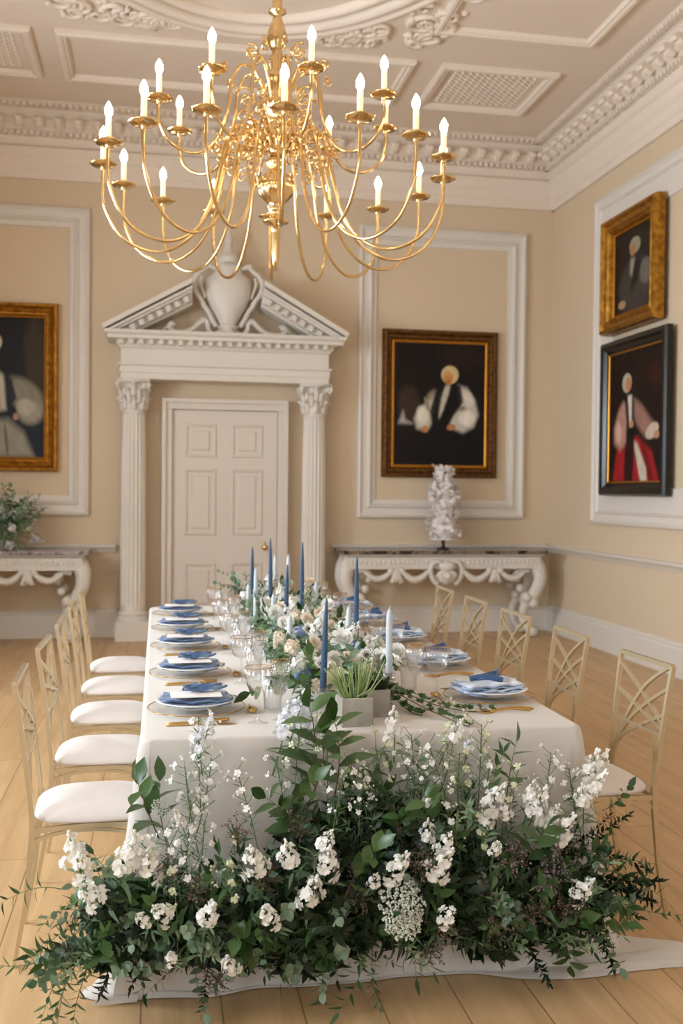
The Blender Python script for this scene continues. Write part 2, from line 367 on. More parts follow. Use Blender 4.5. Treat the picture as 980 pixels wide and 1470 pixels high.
# cornice
CORN = [(0, 4.66), (.035, 4.66), (.035, 4.72), (.055, 4.74), (.055, 4.82), (.085, 4.86), (.10, 4.93), (.12, 4.95), (.10, 4.97), (.07, 4.975), (.10, 5.05), (.16, 5.13), (.20, 5.16), (.20, 5.20), (.24, 5.21), (.24, 5.28), (.32, 5.30), (.36, 5.33), (0, 5.33)]
def cornice():
    m = MB(); m.prism([(YB-a, z) for a, z in CORN], 'x', XL, XR); struct(m.build('trim_7', M_ceiltrim, smooth=False), 'deep moulded plaster cornice along the back wall', 'cornice')
    m = MB(); m.prism([(XR-a, z) for a, z in CORN], 'y', YF, YB); struct(m.build('trim_8', M_ceiltrim, smooth=False), 'deep moulded plaster cornice along the right wall', 'cornice')
    m = MB(); m.prism([(XL+a, z) for a, z in CORN], 'y', YF, YB); struct(m.build('trim_9', M_ceiltrim, smooth=False))
    m = MB(); m.prism([(YF+a, z) for a, z in CORN], 'x', XL, XR); struct(m.build('trim_10', M_ceiltrim, smooth=False))
    # leaf modillions and dentils under the projecting bed
    def modil(m, f):
        def P(u, a, z): return f(u, a, z)
        # curled acanthus block
        prof = [(.19, 5.205), (.30, 5.205), (.33, 5.17), (.31, 5.135), (.27, 5.145), (.25, 5.12), (.20, 5.10), (.17, 5.12)]
        n = len(prof); vs = []; 
        for du, sc in ((-.045, .8), (-.02, 1), (.02, 1), (.045, .8)):
            for a, z in prof: vs.append(P(du, .19+(a-.19)*sc, 5.205+(z-5.205)*sc))
        fs = [tuple(range(n)), tuple(range(4*n-1, 3*n-1, -1))]
        for k in range(3): fs += [(k*n+i, k*n+(i+1) % n, (k+1)*n+(i+1) % n, (k+1)*n+i) for i in range(n)]
        m.add(vs, fs)
    mb_, mr_ = MB(), MB(); db, dr = MB(), MB()
    x = XL+.25
    while x < XR-.25:
        modil(mb_, lambda u, a, z, x=x: (x+u, YB-a, z)); x += .19
    y = YF+.25
    while y < YB-.25:
        modil(mr_, lambda u, a, z, y=y: (XR-a, y+u, z)); y += .19
    x = XL+.1
    while x < XR-.15: db.box(x, x+.035, YB-.165, YB-.10, 5.055, 5.095); x += .063
    x = XL+.3
    while x < XR-.3: db.box(x, x+.035, YB-.355, YB-.30, 5.275, 5.31); x += .063
    y = YF+.1
    while y < YB-.1: dr.box(XR-.165, XR-.10, y, y+.035, 5.055, 5.095); y += .063
    y = YF+.1
    while y < YB-.3: dr.box(XR-.355, XR-.30, y, y+.035, 5.275, 5.31); y += .063
    struct(mb_.build('trim_11', M_ceiltrim, smooth=False), 'row of leafy modillions on the back wall cornice', 'modillions')
    struct(mr_.build('trim_12', M_ceiltrim, smooth=False), 'row of leafy modillions on the right wall cornice', 'modillions')
    struct(db.build('trim_13', M_ceiltrim, smooth=False), 'small dentils of the back wall cornice', 'dentils')
    struct(dr.build('trim_14', M_ceiltrim, smooth=False), 'small dentils of the right wall cornice', 'dentils')
cornice()
# ceiling compartments
CP = [(0, 0), (0, .03), (.02, .045), (.045, .045), (.06, .03), (.075, .035), (.09, 0)]
def cplace(u, v, h): return (u, v, ZC-h)
m = MB()
for (x0, x1, y0, y1) in [(2.46, 3.56, 8.72, 9.72), (-2.16, -1.06, 8.72, 9.72), (2.2, 3.60, 5.6, 8.12), (-2.2, -.8, 5.6, 8.12), (-.86, 2.22, 8.72, 9.72), (2.2, 3.6, 1.2, 4.9), (-2.2, -.8, 1.2, 4.9)]:
    m.ringframe(x0, x1, y0, y1, CP, cplace)
struct(m.build('trim_15', M_ceiltrim, smooth=False), 'raised rectangular plaster compartments on the ceiling', 'ceiling moulding')
# patterned lattice relief inside the corner compartments
m = MB()
for (x0, x1, y0, y1) in [(2.60, 3.42, 8.86, 9.58), (-2.02, -1.2, 8.86, 9.58)]:
    nx, ny = 12, 11
    for i in range(nx):
        for j in range(ny):
            cx = x0+(i+.5)*(x1-x0)/nx; cy = y0+(j+.5)*(y1-y0)/ny
            m.ball((cx, cy, ZC), .024, 6, 4, (1, 1, .7))
            if i < nx-1 and j < ny-1: m.octa((cx+(x1-x0)/nx/2, cy+(y1-y0)/ny/2, ZC), .018)
struct(m.build('trim_16', M_ceiltrim), 'dotted relief pattern in the corner ceiling compartments', 'ceiling relief')
# great oval wreath and foliage spandrels
m = MB(); oc = (.70, 5.4); path = []
for prof in ((0, .06, .07), (-.16, .05, .05), (.14, .04, .04)):
    d, r, _ = prof
    pts = [(oc[0]+(1.75+d)*math.cos(t), oc[1]+(2.95+d)*math.sin(t), ZC-.01) for t in np.linspace(0, 2*PI, 73)]
    m.tube(pts, r, 8, False)
struct(m.build('trim_17', M_ceiltrim), 'large oval moulding around the chandelier on the ceiling', 'ceiling moulding')
rng = random.Random(5); m = MB()
def curl(m, c, r, a0, turns, s=1):
    pts = []; n = 22
    for i in range(n):
        t = i/(n-1); a = a0+s*turns*2*PI*t; rr = r*(1-.8*t); pts.append((c[0]+rr*math.cos(a), c[1]+rr*math.sin(a), ZC-.015))
    m.tube(pts, [.028*(1-.5*i/(n-1)) for i in range(n)], 6)
for sx in (-1, 1):
    for sy in (-1, 1):
        for k in range(26):
            t = rng.random(); q = rng.random()
            x = oc[0]+sx*(.55+1.15*t); 
            ye = 2.95*math.sqrt(max(0, 1-((.55+1.15*t)/1.85)**2))
            y = oc[1]+sy*(ye+.28+(3.05-ye-.3)*q) if ye+.3 < 3.05 else oc[1]+sy*(3.0)
            curl(m, (x, y), rng.uniform(.07, .15), rng.random()*6.28, rng.uniform(.7, 1.3), rng.choice((-1, 1)))
            for l in range(3): m.ball((x+rng.uniform(-.12, .12), y+rng.uniform(-.12, .12), ZC), rng.uniform(.02, .04), 6, 4, (1, 1, .8))
struct(m.build('trim_18', M_ceiltrim), 'scrolling foliage relief in the ceiling spandrels', 'ceiling relief')

# ------------------------------------------------------------------ door and surround
d = thing('door_1', None, None, (.692, YB, 0)); struct(d, 'closed pale six-panelled door in the columned surround', 'door')
m = MB(); m.box(-.546, .546, -.045, -.005, 0.004, 2.36)
dleaf = m.build('door_leaf', M_door, d, False)
PP = [(0, 0), (.012, -.014), (.035, -.014), (.055, -.004), (.06, -.004)]
for (x0, x1) in ((-.404, -.106), (.079, .38)):
    for (z0, z1) in ((.28, .755), (1.07, 1.735), (1.885, 2.205)):
        m = MB(); m.ringframe(x0, x1, z0, z1, [(-.014, 0), (-.006, .014), (.008, .014), (.022, -.002), (.05, -.002), (.066, .012)], lambda u, v, h: (u, -.0455-h, v))
        m.add([(x0+.066, -.0575, z0+.066), (x1-.066, -.0575, z0+.066), (x1-.066, -.0575, z1-.066), (x0+.066, -.0575, z1-.066)], [(0, 1, 2, 3)])
        m.build('door_panel', M_door, d, False)
m = MB()
FR = [(0, 0), (.03, 0), (.045, .055), (.08, .06), (.09, .03), (.0, .03)]
for (a, b, c, e) in [(-.64, -.551, 0, 2.366), (.551, .64, 0, 2.366), (-.64, .64, 2.366, 2.457)]:
    m.box(a+(.002 if a < 0 else 0), b-(.002 if b > 0 else 0), -.085, -.004, c, e-.002); 
m.box(-.655, -.615, -.115, -.002, 0, 2.435); m.box(.615, .655, -.115, -.002, 0, 2.435); m.box(-.655, .655, -.115, -.002, 2.435, 2.475)
m.build('door_frame', M_door, d, False)
m = MB(); m.lathe([(0, 0), (.012, 0), (.012, .02), (.03, .03), (.034, .045), (.028, .06), (0, .066)], 16)
k = m.build('door_knob', M_brass, d); k.rotation_euler = (PI/2, 0, 0); k.location = (.42, -.046, .93); k['label'] = 'round brass door knob'
m = MB(); m.box(.418, .436, -.05, -.045, .955, .985); m.build('keyhole_plate', M_brass, d, False)

# surround ---------------------------------------------------
ds = thing('trim_19', None, None, (.70, YB, 0)); struct(ds, 'white doorway surround with fluted columns and a broken pediment', 'door surround')
for cx in (-.945, .912):
    m = MB(); m.box(cx-.17, cx+.17, -.36, -.001, 0, .20); 
    m.build('plinth', M_trim, ds, False)
    m = MB(); m.lathe([(.165, .20), (.165, .225), (.15, .235), (.145, .25), (.155, .26), (.15, .275), (.132, .285), (.128, .30)], 40, (cx, -.19, 0)); m.build('column_base', M_trim, ds)
    m = MB(); nf = 20; n = nf*6; prof = [(.128, .30), (.128, .34), (.1275, .36), (.127, 1.0), (.122, 1.8), (.113, 2.27), (.113, 2.30), (.12, 2.31), (.12, 2.33), (.11, 2.335)]
    vs = []
    for r, z in prof:
        dep = .013 if .35 < z < 2.28 else 0
        for j in range(n):
            t = 2*PI*j/n; ph = (j % 6)/6; sc = math.sin(PI*ph)
            rr = r - dep*sc; vs.append((cx+rr*math.cos(t), -.19+rr*math.sin(t), z))
    m.add(vs, [(i*n+j, i*n+(j+1) % n, (i+1)*n+(j+1) % n, (i+1)*n+j) for i in range(len(prof)-1) for j in range(n)])
    m.build('column_shaft', M_trim, ds, True, angle=.6)
    # leafy capital
    m = MB(); m.lathe([(.108, 2.33), (.112, 2.45), (.125, 2.56), (.14, 2.60)], 24, (cx, -.19, 0))
    m.box(cx-.165, cx+.165, -.355, -.03, 2.605, 2.64)
    for row, (z0, L, r0, nn, off) in enumerate(((2.335, .12, .112, 8, 0), (2.40, .14, .118, 8, .5), (2.47, .13, .125, 8, 0))):
        for q in range(nn):
            a = 2*PI*(q+off)/nn; dr = Vector((math.cos(a), math.sin(a), 0)); b = Vector((cx, -.19, z0))+dr*r0
            # leaf rising then curling outwards, built as a thick strip
            pts = [b, b+Vector((0, 0, L*.5))+dr*.006, b+Vector((0, 0, L*.85))+dr*.02, b+Vector((0, 0, L))+dr*.045, b+Vector((0, 0, L*.9))+dr*.06]
            m.tube(smoothpath(pts, 3), [.03, .03, .031, .03, .03, .029, .027, .025, .022, .019, .016, .012, .01], 6, True, .45)
    for sx in (-1, 1):
        for sy in (-1, 1):
            c0 = (cx+sx*.135, -.19+sy*.135, 2.575)
            pts = []
            for i in range(14):
                t = i/13; a = PI/2-t*2.4*PI; r = .036*(1-.75*t); pts.append((c0[0]+sx*r*math.cos(a)*.7, c0[1]+sy*r*math.cos(a)*.7, c0[2]+r*math.sin(a)))
            m.tube(pts, .014, 6)
    m.build('capital', M_carve, ds)
# entablature
def molded(m, x0, x1, prof, yb=-.001):
    """prof=[(projection, z, side overhang)]: stacked slabs with mitred ends"""
    n = len(prof); vs = []
    for p, z, o in prof:
        vs += [(x0-o, yb, z), (x0-o, -p, z), (x1+o, -p, z), (x1+o, yb, z)]
    fs = [(0, 1, 2, 3), tuple(4*(n-1)+i for i in (3, 2, 1, 0))]
    for i in range(n-1):
        for j in range(4): fs.append((i*4+j, (i+1)*4+j, (i+1)*4+(j+1) % 4, i*4+(j+1) % 4))
    m.add(vs, fs)
EX0, EX1 = -1.073, 1.036
m = MB(); molded(m, EX0, EX1, [(.33, 2.64, 0), (.33, 2.70, 0), (.34, 2.705, .01), (.34, 2.765, .01), (.36, 2.78, .03), (.36, 2.795, .03), (.325, 2.80, 0), (.325, 2.94, 0)])
m.build('architrave', M_trim, ds, False)
m = MB(); molded(m, EX0, EX1, [(.325, 2.94, 0), (.345, 2.96, .02), (.35, 2.975, .03), (.36, 2.98, .04), (.36, 3.02, .04), (.45, 3.03, .13), (.45, 3.06, .13), (.48, 3.08, .155), (.49, 3.11, .165)])
x = EX0-.02
while x < EX1: 
    m.box(x, x+.045, -.415, -.35, 2.98, 3.028); x += .098
m.build('cornice', M_trim, ds, False)
# raking cornices
def raking(sgn, x0, z0, x1, z1):
    m = MB(); dx, dz = x1-x0, z1-z0; L = math.hypot(dx, dz); ux, uz = dx/L, dz/L; nx, nz = -uz*sgn, ux*sgn
    if nz < 0: nx, nz = -nx, -nz
    layers = [(0, .045, .49), (-.045, -.02, .46), (-.07, -.045, .42), (-.14, -.07, .34), (-.165, -.14, .30)]
    for (a, b, p) in layers:
        e = .04*(1 if a > -.05 else 1)
        s0 = max(0, -a*1.5)*1.05
        poly = [(x0+ux*s0+nx*a, max(z0, z0+uz*s0+nz*a)), (x1+nx*a-ux*(-a)*.5, z1+nz*a-uz*(-a)*.5), (x1+nx*b-ux*(-b)*.5, z1+nz*b-uz*(-b)*.5), (x0+ux*max(0, -b*1.5)*1.05+nx*b, max(z0, z0+uz*max(0, -b*1.5)*1.05+nz*b))]
        m.prism(poly, 'y', -p, -.001)
    s = .26
    while s < L-.08:
        cx, cz = x0+ux*s+nx*-.105, z0+uz*s+nz*-.105
        m.prism([(cx-ux*.026-nx*.03, cz-uz*.026-nz*.03), (cx+ux*.026-nx*.03, cz+uz*.026-nz*.03), (cx+ux*.026+nx*.03, cz+uz*.026+nz*.03), (cx-ux*.026+nx*.03, cz-uz*.026+nz*.03)], 'y', -.40, -.33)
        s += .10
    m.build('raking_cornice', M_trim, ds, False)
raking(1, -1.235, 3.112, -.375, 3.595); raking(-1, 1.20, 3.112, .345, 3.60)
# cartouche: shield, side scrolls, foot, crest
m = MB()
outline = [(0, 3.17), (.06, 3.19), (.09, 3.25), (.13, 3.33), (.185, 3.42), (.225, 3.52), (.235, 3.62), (.22, 3.70), (.17, 3.74), (.13, 3.78), (.12, 3.85), (.07, 3.90), (0, 3.93)]
full = [(x, z) for x, z in outline]+[(-x, z) for x, z in outline[-2:0:-1]]
nn = len(full); vs = []; cz = 3.55
for k, (sc, y) in enumerate(((1, -.12), (1, -.22), (.9, -.27), (.6, -.31), (.25, -.33))):
    vs += [(x*sc, y, cz+(z-cz)*sc) for x, z in full]
vs.append((0, -.335, cz)); fs = []
for k in range(4): fs += [(k*nn+i, k*nn+(i+1) % nn, (k+1)*nn+(i+1) % nn, (k+1)*nn+i) for i in range(nn)]
fs += [(4*nn+i, 4*nn+(i+1) % nn, 5*nn) for i in range(nn)]; m.add(vs, fs)
m.build('shield', M_trim, ds)
m = MB()
for s in (-1, 1):
    m.tube(smoothpath([(s*.13, -.2, 3.80), (s*.20, -.22, 3.83), (s*.26, -.22, 3.78), (s*.31, -.22, 3.74), (s*.35, -.22, 3.66), (s*.33, -.22, 3.56), (s*.27, -.22, 3.47), (s*.25, -.22, 3.42), (s*.21, -.22, 3.37), (s*.16, -.22, 3.27), (s*.12, -.22, 3.21)], 4), .026, 8)
    m.tube(smoothpath([(s*.27, -.22, 3.72), (s*.285, -.22, 3.65), (s*.25, -.22, 3.55), (s*.235, -.22, 3.5)], 4), .016, 6)
    m.ball((s*.22, -.22, 3.83), .035); m.ball((s*.255, -.22, 3.44), .03); m.ball((s*.34, -.22, 3.70), .03)
    # lower volutes lying on the cornice
    m.tube(smoothpath([(s*.06, -.2, 3.17), (s*.14, -.2, 3.13), (s*.20, -.2, 3.18), (s*.21, -.2, 3.25), (s*.25, -.2, 3.28), (s*.29, -.2, 3.24), (s*.36, -.2, 3.18), (s*.46, -.2, 3.145), (s*.55, -.2, 3.15), (s*.60, -.2, 3.19), (s*.575, -.2, 3.23), (s*.54, -.2, 3.215)], 4), [.028]*25+[.026]*20, 8)
    m.ball((s*.57, -.2, 3.22), .032); m.ball((s*.24, -.2, 3.27), .034)
    m.tube([(s*.60, -.2, 3.2), (s*.66, -.2, 3.16)], [.02, .006], 6)
m.build('side_scroll', M_carve, ds)
m = MB(); m.lathe([(.13, 3.11), (.13, 3.13), (.09, 3.15), (.07, 3.18), (.11, 3.20), (.11, 3.215), (.07, 3.24)], 20, (0, -.2, 0)); m.build('pedestal', M_trim, ds)
m = MB(); m.lathe([(.10, 3.86), (.12, 3.90), (.10, 3.94), (.055, 3.98), (.04, 4.05), (.05, 4.10), (.03, 4.16), (.012, 4.25), (0, 4.28)], 20, (0, -.2, 0)); m.build('finial', M_carve, ds)

# ------------------------------------------------------------------ framed portraits
def paint(W, H, bg, shapes, name):
    """painted canvas: colour per vertex on a fine grid (the picture itself)"""
    nx, ny = 110, int(110*H/W); u, v = np.meshgrid(np.linspace(0, 1, nx), np.linspace(0, 1, ny))
    rs = np.random.RandomState(3)
    img = np.zeros((ny, nx, 3)) + np.array(srgb(bg)[:3])
    lo = rs.rand(9, 9); gx = np.linspace(0, 7.99, nx); gy = np.linspace(0, 7.99, ny)
    n1 = np.array([[lo[int(b), int(a)]*(1-a % 1)*(1-b % 1)+lo[int(b), int(a)+1]*(a % 1)*(1-b % 1)+lo[int(b)+1, int(a)]*(1-a % 1)*(b % 1)+lo[int(b)+1, int(a)+1]*(a % 1)*(b % 1) for a in gx] for b in gy])
    img *= (.6+.8*n1)[..., None]
    for sh in shapes:
        c = np.array(srgb(sh[1])[:3]); soft = sh[2]
        if sh[0] == 'e':
            cu, cv, ru, rv, a = sh[3:]; ca, sa = math.cos(a), math.sin(a); du, dv = (u-cu), (v-cv)*H/W
            p = (du*ca+dv*sa)/ru; q = (-du*sa+dv*ca)/(rv*H/W); d = (1-np.sqrt(p*p+q*q))/soft
            k = np.clip(d*1.6+.5, 0, 1)
        else:
            P = sh[3]; n = len(P); inside = np.zeros(u.shape, bool); dist = np.full(u.shape, 9.)
            for i in range(n):
                (x1, y1), (x2, y2) = P[i], P[(i+1) % n]
                cond = ((y1 > v) != (y2 > v)) & (u < (x2-x1)*(v-y1)/((y2-y1) if y2 != y1 else 1e-9)+x1); inside ^= cond
                t = np.clip(((u-x1)*(x2-x1)+(v-y1)*(y2-y1))/((x2-x1)**2+(y2-y1)**2+1e-9), 0, 1)
                dist = np.minimum(dist, np.hypot(u-x1-t*(x2-x1), v-y1-t*(y2-y1)))
            k = np.clip(np.where(inside, dist, -dist)/soft*.5+.5, 0, 1)
        streak = np.sin(u*61*(1 if sh[0] == 'e' else .6)+v*37+3*np.sin(v*23))*.5+.5
        c = c*(.92+.12*streak[..., None]); k = k[..., None]*(.9+.1*rs.rand(ny, nx)[..., None])
        img = img*(1-np.clip(k, 0, 1))+c*np.clip(k, 0, 1)
    me = bpy.data.meshes.new(name)
    vs = [((float(a)-.5)*W, 0, (float(b)-.5)*H) for b in np.linspace(0, 1, ny) for a in np.linspace(0, 1, nx)]
    me.from_pydata(vs, [], [(j*nx+i, j*nx+i+1, (j+1)*nx+i+1, (j+1)*nx+i) for j in range(ny-1) for i in range(nx-1)])
    at = me.color_attributes.new('paint', 'FLOAT_COLOR', 'POINT')
    at.data.foreach_set('color', np.concatenate([img.reshape(-1, 3), np.ones((nx*ny, 1))], 1).ravel().astype(np.float32))
    mt = bpy.data.materials.new('oil_paint_'+name); mt.use_nodes = True; N = mt.node_tree; b = N.nodes['Principled BSDF']; b.inputs['Roughness'].default_value = .5
    b.inputs['Specular IOR Level'].default_value = .25
    a = N.nodes.new('ShaderNodeAttribute'); a.attribute_name = 'paint'; N.links.new(a.outputs['Color'], b.inputs['Base Color'])
    me.materials.append(mt); return me
def portrait(name, label, c, rz, Wo, Ho, fw, prof, fmat, bg, shapes, slip=None, tilt=0):
    t = thing(name, label, 'painting', c, rz); t.rotation_euler = (tilt, 0, rz)
    m = MB(); m.ringframe(-Wo/2, Wo/2, -Ho/2, Ho/2, prof, lambda u, v, h: (u, -h, v)); m.build('frame', fmat, t, False)
    if slip:
        a = prof[-1][0]; m = MB(); m.ringframe(-Wo/2+a-.004, Wo/2-a+.004, -Ho/2+a-.004, Ho/2-a+.004, [(0, .008), (0, .026), (slip*.5, .03), (slip, .022), (slip, .008)], lambda u, v, h: (u, -h, v)); m.build('inner_slip', M_slip, t, False); fw = a+slip-.006
    me = paint(Wo-2*fw, Ho-2*fw, bg, shapes, 'canvas'); o = bpy.data.objects.new('canvas', me); COL.objects.link(o); o.parent = t; o.location = (0, -.015, 0)
    return t
GP = [(0, 0), (0, .05), (.015, .075), (.04, .08), (.055, .06), (.065, .04), (.09, .035), (.10, .045), (.11, .025), (.112, .008)]
WH, DK = '#cfc6b8', '#0c0a0b'
sh = [('e', '#3a2c22', .8, .16, .5, .12, .14, 0), ('e', '#241511', 1.0, .75, .9, .25, .1, 0), ('p', '#bdb5a8', .02, [(.05, .34), (.10, .44), (.12, .37), (.2, .34)]),
      ('p', '#0a090b', .03, [(.2, 0), (.95, 0), (.86, .35), (.7, .62), (.48, .62), (.36, .35)]),
      ('p', '#9a8b6e', .02, [(.44, .62), (.37, .58), (.33, .48), (.40, .45)]), ('p', '#cfc5b3', .02, [(.46, .60), (.39, .52), (.28, .47), (.22, .38), (.25, .30), (.36, .28), (.42, .35), (.44, .48)]), ('e', '#e8e0d0', .8, .31, .41, .06, .07, .2), ('e', '#8f8470', .6, .36, .50, .02, .06, .3),
      ('p', '#c9c1b3', .02, [(.70, .66), (.80, .64), (.89, .54), (.93, .42), (.88, .32), (.76, .27), (.66, .30), (.61, .35), (.66, .42), (.73, .48), (.71, .56)]), ('e', '#ece5d8', .8, .80, .39, .09, .06, .3), ('e', '#ded6c8', .8, .82, .55, .05, .07, .4), ('e', '#8c8170', .5, .74, .47, .05, .02, .2),
      ('p', '#c9c1ae', .015, [(.57, .66), (.63, .66), (.54, .45), (.49, .38), (.47, .45), (.5, .58)]),
      ('p', '#090809', .012, [(.62, .68), (.73, .66), (.76, .52), (.66, .42), (.58, .30), (.55, .32), (.53, .42), (.60, .58)]),
      ('p', '#0b0a0c', .012, [(.56, .66), (.45, .60), (.39, .44), (.43, .28), (.5, .28), (.49, .4), (.52, .55)]),
      ('e', '#d5bf8c', .2, .61, .745, .095, .075, 0), ('e', '#c9894f', .25, .595, .72, .055, .055, 0), ('e', '#b8713c', .4, .59, .69, .03, .02, 0), ('e', '#d9a168', .4, .60, .755, .035, .02, 0),
      ('e', '#c07d4c', .3, .34, .295, .035, .03, 0), ('e', '#c07d4c', .3, .63, .315, .05, .025, .2)]
portrait('framed_portrait', 'gilt-framed portrait of a white-wigged man with billowing white sleeves, above the cake', (3.02, YB, 2.488), 0, 1.295, 1.60, .1, GP, M_giltD, '#120c0a', sh, .03)
sh = [('e', '#3b3020', .9, .9, .7, .12, .3, 0), ('e', '#4a1f17', .8, .72, .66, .06, .05, .9), ('e', '#11131a', .5, .62, .55, .2, .3, 0),
      ('p', '#15202c', .03, [(.5, .60), (.64, .60), (.71, .42), (.66, .30), (.98, .25), (1, 0), (.5, 0)]),
      ('e', '#8c8778', .7, .80, .44, .15, .16, .8), ('e', '#a29c8c', .9, .86, .32, .13, .08, .2), ('e', '#b5af9f', .6, .8, .36, .09, .06, 0),
      ('p', '#9b978a', .03, [(.3, .26), (.62, .27), (.78, .18), (.9, 0), (.3, 0)]), ('e', '#6b6a60', .5, .60, .12, .02, .12, .1), ('p', '#c9c2b0', .02, [(.50, .62), (.57, .58), (.6, .34), (.53, .33)]), ('p', '#101b28', .015, [(.57, .62), (.66, .55), (.71, .42), (.61, .34)]),
      ('e', '#b98974', .3, .70, .29, .03, .025, 0), ('e', '#b98c66', .3, .45, .78, .07, .08, 0), ('e', '#cfc6ae', .3, .45, .82, .1, .07, 0)]
portrait('framed_portrait', 'large gilt-framed portrait cut by the left edge, above the console with flowers', (-1.605, YB, 2.552), 0, 1.20, 1.70, .1, [(0, 0), (0, .06), (.012, .09), (.035, .095), (.05, .07), (.06, .05), (.075, .04), (.10, .055), (.115, .05), (.125, .03), (.128, .008)], M_giltL, '#14110f', sh, .02)
# right wall (rotated to face -x): local +x runs towards the camera
sh = [('e', '#4a4742', .5, .55, .3, .38, .3, 0), ('p', '#3a3733', .06, [(.2, 0), (.9, 0), (.98, .45), (.7, .62), (.35, .6), (.1, .3)]), ('e', '#6c685f', .6, .8, .42, .14, .15, 0), ('p', '#141314', .03, [(.55, .64), (.7, .6), (.6, .35), (.45, .2), (.42, .3)]),
      ('p', '#9d9684', .03, [(.42, .64), (.52, .62), (.45, .42), (.4, .45)]), ('e', '#98937f', .25, .52, .78, .14, .10, 0), ('e', '#a8764f', .3, .47, .735, .08, .075, 0), ('e', '#a88d6a', .3, .2, .11, .1, .05, 0)]
portrait('framed_portrait', 'small gold-framed portrait of a grey-haired man, upper one on the right wall', (XR-.05, 8.625, 3.585), -PI/2, 1.09, 1.08, .2, [(0, 0), (0, .06), (.012, .10), (.035, .105), (.055, .07), (.085, .06), (.115, .08), (.135, .06), (.145, .03), (.15, .008)], M_giltL, '#1c1511', sh, .02)
sh = [('e', '#3a1512', .9, .85, .78, .1, .08, 0), ('p', '#a01c24', .02, [(.08, 0), (.95, 0), (.82, .22), (.55, .34), (.3, .32), (.15, .24)]), ('p', '#5e0f16', .03, [(.62, .3), (.78, 0), (.86, 0), (.7, .26)]), ('p', '#c9c2b2', .015, [(.47, .32), (.56, .28), (.72, .1), (.74, 0), (.62, 0)]),
      ('p', '#0b0a0a', .015, [(.25, .62), (.5, .66), (.5, .34), (.47, 0), (.3, 0), (.32, .3)]), ('p', '#b88a7a', .025, [(.27, .62), (.18, .55), (.09, .42), (.10, .30), (.22, .24), (.33, .30), (.34, .45), (.31, .6)]), ('e', '#d3ab9b', .9, .19, .38, .06, .08, .2), ('p', '#9d7466', .025, [(.48, .63), (.63, .57), (.79, .46), (.9, .40), (.86, .33), (.7, .33), (.55, .42), (.49, .5)]), ('e', '#c9b7a6', .3, .82, .37, .12, .055, .3), ('e', '#b98a66', .3, .9, .34, .05, .03, 0),
      ('p', '#d5cdbf', .012, [(.36, .66), (.44, .66), (.44, .42), (.40, .42)]), ('e', '#b9ae98', .2, .34, .76, .09, .075, 0), ('e', '#b67f5e', .25, .37, .745, .055, .055, 0), ('e', '#b98a66', .3, .44, .44, .04, .03, 0)]
portrait('framed_portrait', 'black-framed portrait of a figure in red and white robes, lower one on the right wall', (XR-.05, 8.56, 2.243), -PI/2, 1.29, 1.455, .1, [(0, 0), (0, .05), (.015, .07), (.045, .075), (.07, .06), (.10, .035), (.115, .03), (.118, .008)], M_blk, '#1d110d', sh, .018)

